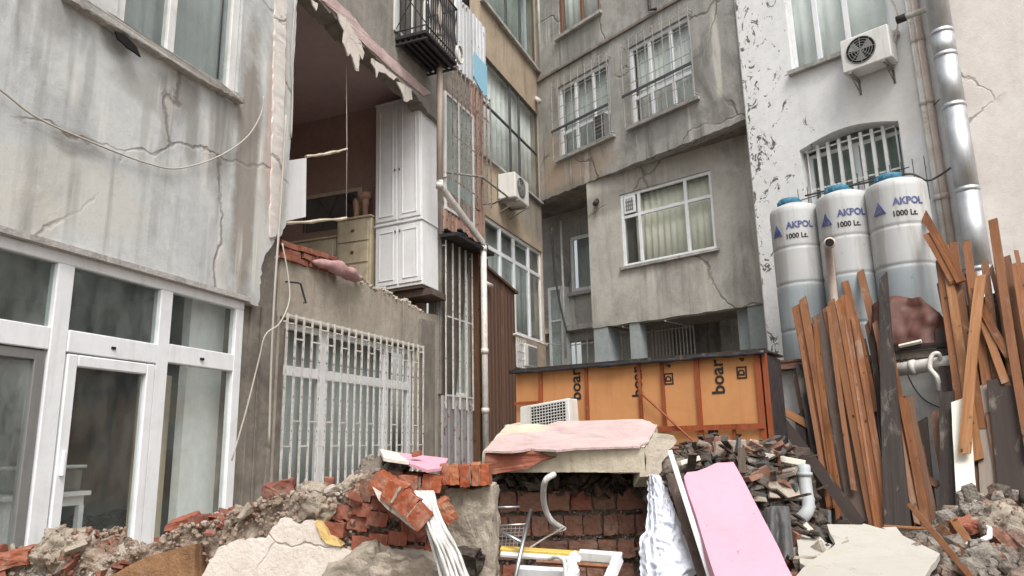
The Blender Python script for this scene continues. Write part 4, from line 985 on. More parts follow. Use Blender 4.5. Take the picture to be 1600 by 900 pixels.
    window(G, t, k0, X0+.16, kb, kt, fw=.1, y=D+.03, dep=.06, mat='pvc', gl='glass', sill=None)
    MB(G).box(k0-.1, X0+.2, D-.1, D-.002, kb-.1, kb-.01).build('sill', 'sill', t); MB(G).box(xL, X0+.24, D-.25, D-.002, l_t+.25, l_t+.38, j=.02).build('ledge', 'sill', t)
    MB(G).box(k0-.1, X0+.24, D+.5, D+.55, 0, zb).build('interior', 'curtain_grey', t)
    grille(G, t, l0, X0+.2, .6, l_t, 6, [l_t-.1, l_t-.9], .014, D-.06, 'grille_white')
    e0_, e1_ = Q(857, 500, -D+.3)[0], Q(880, 500, -D+.3)[0]; et = Q(868, 448, -D+.3)[1]
    window(G, t, e0_, e1_, 1.5, et, hs=[et-1.5-.9], fw=.08, y=D-.3, dep=.05, mat='pvc_old', gl='glass_dusty', name='side_window')
    MB(G).box(e0_, e1_, D-.2, D-.01, .5, et).build('curtain', 'curtain_grey', t)
    cable('recess_pipe', 'thin white pipe running down the dark recess at the back corner', [on(G, 876, 345, -1.0), on(G, 880, 450, -1.0), on(G, 884, 560, -1.0)], .03, 'pipe_white')
    cable('black_recess_cable', 'slack black cable slanting down through the dark back corner recess', smooth_pts([on(G, 862, 355, -.5), on(G, 866, 420, -.5), on(G, 876, 480, -.5), on(G, 886, 520, -.5)]), .025, 'cable_dark')
back_building()

# ================================================================== WHITE BUILDING on the right
def white_building():
    F = WR; t = thing('white_building', 'white building with flaking paint, a barred arched window and water tanks in front', 'building', F)
    P = lambda u, v, d=0: F.at(u, v, d); TOP = 10.6
    xe = P(1497, 250)[0]
    ux0, ux1 = P(1234, 60)[0], P(1392, 30)[0]; uz = (P(1235, 100)[1]+P(1420, 66)[1])/2
    ax0, ax1 = P(1256, 280)[0], P(1411, 230)[0]; at0, at1 = P(1256, 230)[1], P(1409, 184)[1]; am = (at0+at1)/2; az = P(1256, 380)[1]
    n = 8; arch = [(ax0+(ax1-ax0)*i/n, am-.06+.17*sin(pi*i/n)) for i in range(n+1)]
    wall(F, t, [(0, 0), (xe, 0), (xe, TOP), (0, TOP)], [hrect(ux0, ux1, uz, TOP-.3), [(ax0, az)]+arch+[(ax1, az)]], .35, 'white_plaster', y0=-.06)
    w_ = ux1-ux0
    window(F, t, ux0, ux1, uz+.002, TOP-.32, vs=[P(1278, 50, -.1)[0]-ux0, P(1325, 45, -.1)[0]-ux0], fw=.07, mw=.09, y=.05, dep=.07, mat='pvc', gl='glass')
    curtain(F, t, ux0+.03, ux1-.03, uz+.02, TOP-.35, .17, 'curtain', 7, .02)
    MB(F).box(ux0-.05, ux1+.12, -.18, .045, uz-.08, uz-.002, j=.006).build('sill', 'sill', t)
    # barred arched window
    b0 = az; y = .24
    window(F, t, ax0+.03, ax1-.03, az+.01, am-.1, vs=[(ax1-ax0)*.5], hs=[(am-az)*.42], fw=.07, mw=.09, y=y, dep=.06, mat='pvc', gl='glass_dark')
    g = grille(F, t, ax0+.08, ax1-.1, az+.3, am+.0, 8, [am-.07, am-.8], .026, .1, 'pvc_old')
    MB(F).box(-.0, xe, .5, .6, 0, TOP).build('interior', 'grey_room', t); MB(F).box(0, xe, 0, .6, TOP+.001, TOP+.2).build('roof', 'upper_concrete', t)
    MB(F).box(-.02, -.001, -.05, .6, 0, TOP).build('wall_end', 'lower_back_plaster', t)
    cg = MB(F)      # thin dark cage in front of the lower part of the arched window
    cz = P(1330, 292, .25)[1]
    for i in range(13): cg.tube([(ax0-.05+i*.17, -.2, cz-.5), (ax0-.05+i*.17, -.2, cz+.22)], .007, 5)
    cg.tube([(ax0-.1, -.2, cz), (ax1+.1, -.2, cz+.1)], .01, 5)
    cg.build('wire_cage', 'frame_dark', t)
    ac_unit(F, P(1311, 80, .5)[0], -.12, P(1322, 112, .5)[1], .78, .6, .34, 'weathered air conditioner under the top window of the white building')
    # cables by the unit
    cable('looping_cable', 'grey cable looping beside the upper right air conditioner', smooth_pts([on(F, 1388, -10, .15), on(F, 1402, 20, .2), on(F, 1398, 65, .2), on(F, 1378, 98, .2), on(F, 1366, 92, .2)]), .015, 'cable_grey')
    # round overflow pipe and vertical service pipes
    for nm, lb, (u, v), m_, r_ in (('service_pipe', 'left of two off-white service pipes running down beside the steel flue', (1443, 160), 'pipe_white', .05), ('service_pipe', 'right of two off-white service pipes, almost touching the steel flue', (1461, 210), 'pipe_pink', .055)):
        x = P(u, v, .12)[0]; q = thing(nm, lb, 'pipe', F, (x, -.12, 0))
        MB(F).tube([(x, -.12, 0), (x, -.12, TOP)], r_, 10).build('pipe_run', m_, q, True)
        for z in (9.2, 7.9, 6.8, 5.2): MB(F).tube([(x, -.12, z), (x, -.12, z+.09)], r_+.014, 10).build('socket', m_, q, True)
    q = P(1406, 30, .35); s = thing('overflow_pipe', 'short horizontal pipe with a dark mouth left of the steel flue top', 'pipe', F, (q[0], -.35, q[1]))
    MB(F).tube([(q[0], -.35, q[1]), (P(1448, 14, .3)[0], -.3, q[1]+.02)], .05, 10).build('pipe_run', 'pipe_white', s, True); MB(F).tube([(q[0]-.05, -.35, q[1]), (q[0]+.09, -.35, q[1])], .065, 10).build('nozzle', 'iron_black', s, True)
    # steel flue
    D = .55; c0 = P(1463, 5, D); c1 = P(1523, 360, D); x = (c0[0]+c1[0])/2
    s = thing('steel_flue', 'tall shiny steel flue pipe climbing the white wall', 'flue', F, (x, -D, 0))
    dd = (F.w(x, -D, 6)-CAM).dot(FW); r_ = 16.5*dd/FPX
    zs = [TOP+.3]+[P(1470+v*.165, v, D)[1] for v in (50, 86, 165, 296, 420)]+[1.0]
    for i in range(len(zs)-1):
        MB(F).tube([(x, -D, zs[i]-.006), (x, -D, zs[i+1])], r_, 24).build('flue_section', 'steel', s, True)
        MB(F).tube([(x, -D, zs[i+1]+.035), (x, -D, zs[i+1]-.03)], r_+.006, 24).build('joint_band', 'steel', s, True)
    for z in (zs[3]+.3, zs[5]+.1): MB(F).tube([(x, -D, z), (x-.4, -.07, z)], .012, 6).build('bracket', 'dirty_metal', s)
    return TOP, xe
WTOP, wxe = white_building()
def pink_building():
    F = Frame(WR.w(wxe+.01, -.3, 0), radians(180-52)); t = thing('pink_building', 'pinkish cracked rendered wall at the far right behind the steel flue', 'building', F)
    wall(F, t, rect(0, 9, 0, WTOP+.5), [], .4, 'pink_plaster')
    MB(F).box(0, 9, .41, 3., WTOP+.3, WTOP+.5).build('roof', 'upper_concrete', t)
pink_building()

# ================================================================== OUTBUILDING, TANKS
OD = 2.15
OF = Frame(WR.w(0, -OD, 0), radians(180-45.1))
orz = OF.at(1232, 566)[1]
def outbuilding():
    F = OF; x0 = F.at(1206, 600)[0]; x1 = x0+6.5
    t = thing('white_outbuilding', 'low dirty white outbuilding under the water tanks behind the planks', 'building', F, (x0, 0, 0))
    wall(F, t, rect(x0, x1, 0, orz-.12), [], .25, 'yard_wall_white')
    MB(F).box(x0, x0+.25, .251, OD-.07, 0, orz-.12).build('wall', 'yard_wall_white', t)
    MB(F).box(x0-.08, x1, -.12, OD-.07, orz-.119, orz-.02).build('roof_slab', 'mortar_dark', t)
    for i in range(3): MB(F).box(x0-.12, x0+.5+.4*i, -.2+.03*i, -.13+.03*i+.02, orz-.11+.045*i, orz-.07+.045*i, j=.01).build('edge_tile', 'brick_brown', t)
    # white waste pipe along the front, hook hose
    q = thing('waste_pipe', 'fat white waste pipe running level behind the planks', 'pipe', F, (F.at(1370, 580, .25)[0], -.25, 1))
    a, b = on(F, 1372, 582, .25), on(F, 1552, 556, .25); MB().tube([a, a+(b-a)*.5, b], .085, 14).build('pipe_run', 'pipe_white', q, True)
    for k in (.3, .8): MB().tube([a+(b-a)*k, a+(b-a)*(k+.05)], .098, 14).build('socket', 'pipe_white', q, True)
    cable('hook_hose', 'pale hose hooked over the white waste pipe', smooth_pts([on(F, 1468, 612, .45), on(F, 1464, 590, .5), on(F, 1453, 575, .45), on(F, 1456, 556, .4), on(F, 1466, 553, .36), on(F, 1470, 566, .3)]), .03, 'pipe_white')
    cable('thin_black_wires', 'thin dark wires drooping on the dirty white outbuilding wall', smooth_pts([on(F, 1408, 560, .3), on(F, 1425, 600, .1), on(F, 1445, 625, .05), on(F, 1475, 640, .05)]), .008, 'cable_dark')
    # reddish brown sheet slumped on the roof
    m = MB(F); nx, nz = 26, 10
    top = [(1362, 480), (1400, 463), (1425, 472), (1440, 468), (1470, 492), (1490, 530)]
    a0 = F.at(1366, 545, .1); a1 = F.at(1492, 535, .1)
    vs = []
    for i in range(nx+1):
        t_ = i/nx; u = 1366+(1490-1366)*t_
        k = t_*(len(top)-1); j = min(int(k), len(top)-2); vt = top[j][1]+(top[j+1][1]-top[j][1])*(k-j); ut = top[j][0]+(top[j+1][0]-top[j][0])*(k-j)
        for r_ in range(nz+1):
            s_ = r_/nz; uu = u+(ut-u)*s_; vv = 548-10*t_+(vt-548+10*t_)*s_
            x, z = F.at(uu, vv, .05-.25*s_); vs.append((x, -.05+.25*s_+.12*noise.fractal(Vector((x*2.5, z*2.5, 1)), .8, 2., 4), z+.02+.05*noise.noise(Vector((x*6, z*6, 1)))))
    fs = [(i*(nz+1)+j, (i+1)*(nz+1)+j, (i+1)*(nz+1)+j+1, i*(nz+1)+j+1) for i in range(nx) for j in range(nz)]
    p = thing('brown_sheet', 'reddish brown tarpaulin heaped at the foot of the right water tank', 'tarpaulin', F, (a0[0], 0, orz))
    o = m.raw(vs, fs).build('sheet', 'tarp_brown', p, True, fix=False); sd_ = o.modifiers.new('s', 'SOLIDIFY'); sd_.thickness = .02
    bt = thing('pale_batten', 'short pale batten lying on the edge of the outbuilding roof', 'batten', F, (F.at(1405, 540, .15)[0], -.15, orz)); a, b = on(F, 1405, 541, .2), on(F, 1440, 533, .2); MB().tube([a, b], .025, 4).build('strip', 'wood_cream', bt)
    MB(F).box(F.at(1372, 545, .16)[0], F.at(1500, 545, .16)[0], -.16, -.12, orz-.02, orz+.05, j=.01).build('roof_edge_board', 'wood_dark', t)
outbuilding()
def text_mesh(txt, size, mat, Mw, parent, name, depth=.002, bold=0, sx=1., bend=None, dx=0):
    cu = bpy.data.curves.new('t', 'FONT'); cu.body = txt; cu.size = size; cu.extrude = depth; cu.offset = bold; cu.align_x = 'CENTER'; cu.align_y = 'CENTER'; cu.resolution_u = 3
    o = bpy.data.objects.new('t', cu); S.collection.objects.link(o); dg = bpy.context.evaluated_depsgraph_get(); me = bpy.data.meshes.new_from_object(o.evaluated_get(dg))
    bpy.data.objects.remove(o); bpy.data.curves.remove(cu)
    if bend:
        bm = bmesh.new(); bm.from_mesh(me); bmesh.ops.subdivide_edges(bm, edges=[e for e in bm.edges if e.calc_length() > .04], cuts=2); bm.to_mesh(me); bm.free()
    for v in me.vertices:
        p = v.co.copy(); p.x = p.x*sx+dx
        if bend:
            a = p.x/bend; r_ = bend+p.z; v.co = (r_*sin(a), -r_*cos(a), p.y)
        else: v.co = (p.x, -p.z, p.y)
    me.materials.clear(); me.materials.append(MATS[mat]); return inst(name, me, parent, Mw)
def tank(u0, u1, vtop, idx, side):
    D = 1.0; F = WR
    um = (u0+u1)/2; x, _ = F.at(um, 420, D+.0); c = F.w(x, -D, 0); dd = ((c-CAM)).dot(FW)+.8
    r_ = (u1-u0)/2*dd/FPX/1.02; _, zt = F.at(um, vtop, D); z0 = orz-.015; h = zt-z0
    ang = atan2(c.y, c.x)
    f = Vector((c.x, c.y, 0)).normalized()
    Mx = Matrix(((f.y, f.x, 0, c.x), (-f.x, f.y, 0, c.y), (0, 0, 1, z0), (0, 0, 0, 1)))      # x right, y away from the yard
    t = thing('water_tank', 'white water tank with a blue lid, %s' % side, 'water tank', WORLD, (0, 0, 0), Mx, group='water tanks in a row before the white wall')
    G = Frame((0, 0), 0); G.M = Mx
    prof = [(r_*.96, 0), (r_, .04)]
    rings = [.22, .5, .72] 
    for q in rings:
        z = h*q; prof += [(r_, z-.1), (r_, z-.05), (r_, z-.03), (r_*.975, z-.012), (r_*.975, z+.012), (r_, z+.03), (r_, z+.05), (r_, z+.1)]
    prof += [(r_, h-.16), (r_*.985, h-.08), (r_*.9, h-.03), (r_*.55, h+.03), (r_*.4, h+.05)]
    MB(G).lathe(prof, n=48).build('tank_body', 'tank_plastic', t, True)
    MB(G).lathe([(r_*.42, h+.045), (r_*.46, h+.06), (r_*.46, h+.12), (r_*.4, h+.15), (r_*.15, h+.165)], (-.06, .02, 0), n=24).build('lid', 'lid_blue', t, True)
    k = MB(G)
    for i in range(10):
        a = i*2*pi/10; k.box(-.06+r_*.46*cos(a)-.015, -.06+r_*.46*cos(a)+.015, .02+r_*.46*sin(a)-.015, .02+r_*.46*sin(a)+.015, h+.06, h+.115)
    k.build('lid_grip', 'lid_blue', t, stuff=True)
    tw = Matrix.Rotation(radians(-8+6*idx), 4, 'Z')
    text_mesh('AKPOL', .145, 'ink_blue', Mx @ tw @ Matrix.Rotation(.17, 4, 'Z') @ Matrix.Translation((0, 0, h-.4)), t, 'lettering', .003, .006, .9, r_+.003, .05)
    text_mesh('1000 Lt.', .115, 'ink_black', Mx @ tw @ Matrix.Rotation(.14, 4, 'Z') @ Matrix.Translation((0, 0, h-.58)), t, 'lettering', .003, .003, .9, r_+.003)
    a = -.42+radians(-8+6*idx)+.0; vs = []; 
    for (dx, dz) in ((-.1, -.07), (.09, -.07), (0, .12)):
        for rr in (r_+.002, r_+.02): aa = -.66+radians(-8+6*idx)+dx/r_; vs.append((rr*sin(aa), -rr*cos(aa), h-.47+dz))
    MB(G).raw(vs, [(0, 2, 4), (1, 5, 3), (0, 1, 3, 2), (2, 3, 5, 4), (4, 5, 1, 0)]).build('emblem', 'ink_blue', t)
    return c, r_, zt, t
t1 = tank(1212, 1289, 322, 0, 'leftmost of the three')
t2 = tank(1288, 1372, 302, 1, 'middle one of the three')
t3 = tank(1370, 1462, 283, 2, 'rightmost and biggest of the three')
q = thing('standing_pipe', 'open ended off-white pipe standing between the left and middle tanks', 'pipe', WORLD, on(WR, 1298, 560, 1.45))
a = on(WR, 1303, 470, 1.5); b = on(WR, 1294, 388, 1.5); b2 = on(WR, 1296, 380, 1.75)
MB().tube([Vector((a.x, a.y, orz)), a, b, b+(b2-b)*.5+Vector((0, 0, .03)), b2], .062, 14, caps=False).build('pipe_run', 'pipe_pink', q, True)
MB().tube([b2-(b2-b)*.05, b2+(b2-b)*.12], .085, 14).build('pipe_mouth', 'pipe_pink', q, True); MB().tube([b2+(b2-b)*.13, b2+(b2-b)*.135], .062, 14).build('mouth_hollow', 'black_hole', q)
cable('black_tank_hose', 'black hose linking the blue tank lids and running to the service pipes', smooth_pts([on(WR, 1258, 306, 1.), on(WR, 1300, 296, 1.), on(WR, 1350, 286, 1.), on(WR, 1395, 276, 1.), on(WR, 1425, 272, 1.), on(WR, 1448, 282, .8), on(WR, 1465, 276, .5), on(WR, 1486, 262, .3)]), .016, 'cable_dark')

# ================================================================== ORANGE BOARD SHED
SP = at_y(1196, 620, 8.3); SF = Frame((SP.x, SP.y), radians(180-58.64))
def shed():
    F = SF; P = lambda u, v, d=0: F.at(u, v, d)
    x0, x1 = P(806, 610)[0], 0.
    zt = (P(810, 583)[1]+P(1185, 551)[1])/2; zb = .9; zr = (P(1035, 672)[1]+P(1190, 664)[1])/2; zr2 = P(825, 630)[1]
    t = thing('orange_shed', 'makeshift shed of orange insulation boards with red brown battens', 'shed', F, (x1, 0, zb))
    us = [(846, 5), (918, 4), (1001, 4), (1037, 4), (1092, 5), (1188, 7)]
    xs = [x0]+[P(u, 610)[0] for u, _ in us]
    for i in range(len(xs)-1):
        lo = zr+.02 if i >= 3 else (zr2+.02 if i == 0 else zb)
        MB(F).box(xs[i]+.004, xs[i+1]-.004, .0+.003*(i % 2), .05, lo, zt).build('insulation_board', 'xps', t)
    for a, b in ((P(945, 690)[0], xs[5]), (xs[5], P(1149, 690)[0]), (P(1149, 690)[0], xs[6])): MB(F).box(a+.004, b-.004, .001, .05, zb, zr-.01).build('insulation_board', 'xps', t)
    MB(F).box(xs[0], xs[1]-.004, .001, .05, zb, zr2-.01).build('insulation_board', 'xps', t)
    for i, (u, wpx) in enumerate(us):
        c = P(u, 610)[0]; hw = wpx/2*9/FPX+.003; MB(F).box(c-hw, c+hw, -.035, -.001, zb if i != 3 else zr+.01, zt, j=.002).build('batten', 'stud_red', t)
    c = P(1149, 690)[0]; MB(F).box(c-.02, c+.02, -.03, -.001, zb, zr-.03).build('batten', 'stud_red', t)
    MB(F).box(xs[4]-.3, x1-.03, -.055, -.036, zr-.03, zr+.03).build('batten', 'stud_red', t); MB(F).box(x0, xs[1], -.055, -.036, zr2-.02, zr2+.02).build('batten', 'stud_red', t)
    MB(F).box(-.0, .045, -.02, .06, zb, zt+.0).build('corner_post', 'stud_red', t)
    a, b = P(1003, 615, .06), P(1092, 697, .06); m = MB(F); m.tube([(a[0], -.07, a[1]), (b[0], -.07, b[1])], .014, 6); m.build('brace', 'stud_red', t)
    # side, roof
    MB(F).box(-.03, .02, .061, .9, zb, zt).build('side_wall', 'tarp_black', t); MB(F).box(x0, -.031, .85, .9, zb, zt).build('back_wall', 'tarp_black', t)  # side wall coloured black for the shade of the gap beside it
    n = 60; vs = []; 
    for i in range(n+1):
        x = x0-.05+(x1+.1-x0)*i/n
        for j, (y, z) in enumerate(((-.1, zt-.03), (-.11, zt+.0), (-.08, zt+.03), (.4, zt+.045), (.95, zt+.05))):
            k = .03 if j < 3 else .015; vs.append((x, y+k*noise.noise(Vector((x*4, j*3, 1))), z+k*noise.noise(Vector((x*5, j*2, 7)))))
    fs = [(i*5+j, (i+1)*5+j, (i+1)*5+j+1, i*5+j+1) for i in range(n) for j in range(4)]
    o = MB(F).raw(vs, fs).build('roof_sheet', 'tarp_black', t, True, fix=False); sd_ = o.modifiers.new('s', 'SOLIDIFY'); sd_.thickness = .02
    MB(F).box(x0, x1+.08, -.1, -.06, zt-.01, zt+.04, j=.004).build('roof_batten', 'wood_dark', t)
    # printed letters, reading upward
    up = Matrix.Rotation(-pi/2, 4, 'Y')
    def pr(txt, u, v, size, sx=1., bold=.004):
        s, z = P(u, v, 0); text_mesh(txt, size, 'ink_black', F.M @ Matrix.Translation((s, -.003, z)) @ up, t, 'print', .001, bold, sx)
    pr('boar', 900, 601, .215); pr('boar', 996, 597, .2); pr('boar', 1122, 589, .215); pr('Ke', 1113, 685, .22, 1., .01); pr('AN', 1155, 688, .1)
    for u, v in ((1045, 592), (1159, 582)):
        s, z = P(u, v, 0); m = MB(F); q = .058; w_ = .017
        m.box(s-q, s+q, -.005, -.0015, z-q*1.2, z-q*1.2+w_); m.box(s-q, s+q, -.005, -.0015, z+q*1.2-w_, z+q*1.2); m.box(s-q, s-q+w_, -.005, -.0015, z-q*1.2+w_, z+q*1.2-w_); m.box(s+q-w_, s+q, -.005, -.0015, z-q*1.2+w_, z+q*1.2-w_)
        m.build('print', 'ink_black', t); pr('D', u, v, .1, 1., .004); pr('d', u, v-20, .07)
    # outdoor unit lying in front
    ua = thing('discarded_air_conditioner', 'dirty white air conditioner standing tilted before the orange boards', 'air conditioner', F, (P(812, 660, .5)[0], -.5, 1.6))
    a, b, c, d = P(812, 636, .5), P(888, 622, .5), P(890, 690, .5), P(812, 690, .5)
    MB(F).prism([d, (b[0]+.02, d[1]), b, a], -.5, -.25).build('casing', 'ac_white', ua, bevel=.01)
    def lerp(k, l): return (a[0]+(b[0]-a[0])*k, a[1]+(b[1]-a[1])*k-(a[1]-d[1])*l)
    MB(F).prism([lerp(.25, .8), lerp(.95, .8), lerp(.95, .08), lerp(.25, .08)], -.505, -.495).build('coil_opening', 'black_hole', ua)
    g = MB(F)
    for i in range(13): p, q = lerp(.25+.7*i/12, .06), lerp(.25+.7*i/12, .8); g.tube([(p[0], -.515, p[1]), (q[0], -.515, q[1])], .005, 4)
    for i in range(9): p, q = lerp(.25, .06+.085*i), lerp(.95, .06+.085*i); g.tube([(p[0], -.52, p[1]), (q[0], -.52, q[1])], .005, 4)
    g.build('coil_guard', 'ac_white', ua)
shed()

# ================================================================== FOREGROUND BROKEN WALL
def nz(p, f, s=0.): return noise.noise(Vector((p[0]*f+s, p[1]*f, p[2]*f)))
def interp(pts, x):
    if x <= pts[0][0]: return pts[0][1]
    for a, b in zip(pts, pts[1:]):
        if x <= b[0]: return a[1]+(b[1]-a[1])*(x-a[0])/(b[0]-a[0])
    return pts[-1][1]
RF = Frame((0, 3.3), pi/2)
CRB = [rock_mb(900+k, 1) for k in range(8)]
def crumbs(parent, src, n, s0, s1, mat, seed=0):      # small stones stuck on the faces of a lump
    m = MB(); rr = random.Random(seed+int(len(src.v)))
    for i in range(n):
        f = rr.choice(src.f); p = sum((src.v[k] for k in f), Vector((0, 0, 0)))/len(f); s = s0+(s1-s0)*rr.random()**3; q = rotm(rr); b = CRB[i % 8]
        m.raw([p+(q @ v)*s for v in b.v], b.f)
    m.build('mortar_crumbs', mat, parent, fix=False, stuff=True)
def chunk(c, size, rot, seed, amp=.12, n=4, rnd=.12):     # rough boxy lump, world coordinates
    bm = bmesh.new(); bmesh.ops.create_cube(bm, size=1); bmesh.ops.subdivide_edges(bm, edges=bm.edges, cuts=n, use_grid_fill=True)
    off = seed*7.3; vs = []
    for v in bm.verts:
        p = v.co.copy(); q = p.normalized()*.62; p = p.lerp(q, rnd)
        p = Vector((p.x*size[0], p.y*size[1], p.z*size[2])); s = min(size)
        d = Vector((nz(p, 2.2/s, off), nz(p, 2.2/s, off+9), nz(p, 2.2/s, off+19)))*amp*s+Vector((nz(p, 7/s, off), nz(p, 7/s, off+9), nz(p, 7/s, off+19)))*amp*(.3 if n < 5 else .42)*s
        if n > 5: d += p.normalized()*noise.fractal(p*(6/s)+Vector((off, 0, 0)), 1., 2., 5)*amp*.22*s
        vs.append(p+d)
    fs = [[q.index for q in f.verts] for f in bm.faces]; bm.free()
    G = Matrix.Translation(c) @ rot; m = MB(); m.v = [G @ v for v in vs]; m.f = fs; return m
def rx(a, b=0, c=0): return Matrix.Rotation(c, 4, 'Z') @ Matrix.Rotation(a, 4, 'Y') @ Matrix.Rotation(b, 4, 'X')
BR_ = {}
def brick_mesh(size, mat, k):
    key = (size, mat, k)
    if key not in BR_:
        m = chunk(Vector((0, 0, 0)), size, Matrix.Identity(4), k+3+len(BR_), .11, 4, .05); BR_[key] = mesh_of(m, mat, 'brick')
    return BR_[key]
def broken_wall():
    prof = [(-80, 880), (0, 876), (50, 868), (68, 862), (90, 846), (115, 842), (128, 864), (157, 877), (210, 862), (236, 856), (252, 845), (278, 826), (304, 818), (341, 812), (362, 800), (388, 790), (417, 780),
            (437, 774), (459, 776), (498, 772), (520, 766), (538, 755), (574, 745), (600, 750), (690, 760), (765, 762), (774, 765)]
    t = thing('broken_wall', 'knocked down brick and mortar wall crossing the foreground, ragged along its top', 'wall', WORLD, (-1., 3.4, 0))
    x0, x1 = RF.at(-90, 860)[0], RF.at(700, 830)[0]; nx = 210; vs = []; nf, nt, nb = 60, 26, 8; rows = nf+nt+nb
    pr = [(RF.at(u, v)[0], RF.at(u, v)[1]) for u, v in prof]
    for i in range(nx+1):
        x = x0+(x1-x0)*i/nx; zt = interp(pr, x)
        for j in range(rows):
            if j < nf: p = Vector((x, 3.3, .3+(zt-.3)*(j/(nf-1))**.7)); nrm = Vector((0, -1, .15))
            elif j < nf+nt: k = (j-nf+1)/nt; p = Vector((x, 3.3+.5*k, zt-.09*k*k)); nrm = Vector((0, 0, 1))
            else: k = (j-nf-nt+1)/nb; p = Vector((x, 3.8, zt-.09-(zt-.4)*k)); nrm = Vector((0, 1, 0))
            rr = noise.fractal(Vector((p.x*5, p.y*5, p.z*5)), 1., 2., 5)
            rg = abs(noise.noise(Vector((p.x*11, p.y*11, p.z*11+4))))
            p = p+nrm*(rr*.05-rg*.03)+Vector((0, 0, 1))*rr*.018
            if j < 20: p.y -= .0
            vs.append(p)
    fs = [(i*rows+j, (i+1)*rows+j, (i+1)*rows+j+1, i*rows+j+1) for i in range(nx) for j in range(rows-1)]
    MB().raw(vs, fs).build('masonry', 'rubble_tan', t)
    # brick courses showing on the right half
    idx = 0
    for (u0, v0, u1, v1, n, mat) in ((508, 830, 606, 808, 3, 'brick_red'), (520, 806, 640, 778, 4, 'brick_red'), (548, 852, 696, 826, 5, 'brick_red'), (592, 873, 700, 856, 3, 'brick_red'), (604, 800, 680, 790, 3, 'brick_red'), (545, 785, 600, 762, 3, 'brick_brown'), (560, 762, 630, 745, 3, 'brick_brown')):
        for i in range(n):
            f = (i+.5)/n; s, z = RF.at(u0+(u1-u0)*f, v0+(v1-v0)*f, .03); w_ = (u1-u0)/n*3.3/FPX*.93
            Mw = Matrix.Translation((s, 3.31+R.uniform(-.02, .02), z)) @ rx(radians(8)+R.uniform(-.06, .06), R.uniform(-.1, .1), R.uniform(-.08, .08)) @ Matrix.Diagonal((w_/.17, 1, 1, 1))
            inst('brick', brick_mesh((.17, .1, .058), mat, idx % 5), t, Mw); idx += 1
    # white plaster sheet clinging to the front, with a yellow edge
    def pl(pxs, d): return [RF.at(u, v, d) for u, v in pxs]
    sheet = [(312, 912), (330, 872), (352, 852), (373, 846), (400, 843), (417, 843), (428, 824), (442, 812), (456, 813), (463, 822), (481, 813), (496, 816), (503, 835), (513, 847), (526, 848), (537, 858), (553, 868), (540, 885), (521, 912)]
    MB(RF).prism(jag(pl(sheet, .07), .008, .014, 41, True), -.085, -.02).build('plaster_sheet', 'plaster_sheet', t)
    rim = [(494, 812), (506, 818), (515, 835), (528, 840), (536, 852), (524, 850), (512, 848), (502, 836), (497, 820)]
    MB(RF).prism(jag(pl(rim, .07), .003, .02, 42, True), -.095, -.02, jit=.003).build('plaster_rim', 'yellow_plaster', t)
    chunk(Vector((*RF.at(560, 895, .1)[:1], 3.2, RF.at(560, 895, .1)[1])), (.24, .12, .16), rx(-.5, .2), 5, .14, 12).build('mortar_lump', 'mortar_block', t, True)
    chunk(Vector((RF.at(640, 893, .1)[0], 3.22, RF.at(640, 893, .1)[1])), (.3, .16, .14), rx(.15, .1), 6, .2, 16).build('mortar_lump', 'mortar', t, True)
    # rough dirt-brown patch on the wall face
    MB(RF).prism(jag(pl([(150, 915), (182, 897), (236, 868), (311, 850), (311, 915)], .05), .006, .06, 43, True), -.09, .1).build('brown_patch', 'brown_patch', t)
    # pebbly mortar crust
    m = MB()
    rr = random.Random(5); base = [rock_mb(700+k, 1) for k in range(8)]
    for i in range(6500):
        x = rr.uniform(x0, x1); zt = interp(pr, x); s = .005+.034*rr.random()**4
        if rr.random() < .45: p = Vector((x, 3.3+rr.uniform(-.03, .45), zt+rr.uniform(-.02, .012)))
        else:
            p = Vector((x, 3.285+rr.uniform(-.01, .02), zt-rr.random()**1.3*.33))
        q = rotm(rr); b = base[i % 8]; m.raw([p+(q @ v)*s for v in b.v], b.f)
    m.build('mortar_crumbs', 'rubble_tan', t, stuff=True)
    for mt, nm, cnt in (('brick_red', 'brick_crumbs', 95), ('mortar', 'plaster_crumbs', 60)):
        m = MB()
        for i in range(cnt):
            x = rr.uniform(x0, x1); zt = interp(pr, x); s = .01+.038*rr.random()**2; up = rr.random() < .55
            p = Vector((x, 3.3+rr.uniform(-.02, .4), zt+rr.uniform(-.01, .02))) if up else Vector((x, 3.265, zt-rr.random()*.3))
            q = rotm(rr); m.box(-s, s, -s*.6, s*.6, -s*.3, s*.3, j=s*.25, M4=Matrix.Translation(p) @ q)
        m.build(nm, mt, t, stuff=True)
broken_wall()
def lump(name, label, cat, u, v, y, size, rot, mat, seed, amp=.14, n=5, smooth=False):
    c = at_y(u, v, y); t = thing(name, label, cat, WORLD, c); k_ = chunk(c, size, rot, seed, amp, n, .3 if n > 5 else .12); k_.build(name+'_body', mat, t, n > 9)
    if n > 9: crumbs(t, k_, 420, .006, .04, 'rubble_grey' if 'dark' in mat or 'grey' in mat else 'rubble_tan', seed)
    return t
lump('brick_fragment', 'flat orange brick fragment on the wall top at the bottom left corner', 'brick', 22, 872, 3.3, (.17, .12, .06), rx(-.22, .1, .1), 'brick_orange', 11)
lump('brick_fragment', 'upright red brick fragment on the wall below the pier left of the barred window', 'brick', 436, 768, 3.4, (.13, .12, .085), rx(-.15, .1, .2), 'brick_red', 12, .2)
lump('brick_fragment', 'small dark red brick bit upright before the barred window', 'brick', 514, 758, 3.45, (.045, .05, .07), rx(.1, .1, .2), 'brick_red', 13)
lump('brick_fragment', 'pinkish brick shard on the wall in front of the right white pane', 'brick', 290, 815, 3.4, (.12, .1, .045), rx(-.3, .1, .2), 'brick_red', 14)
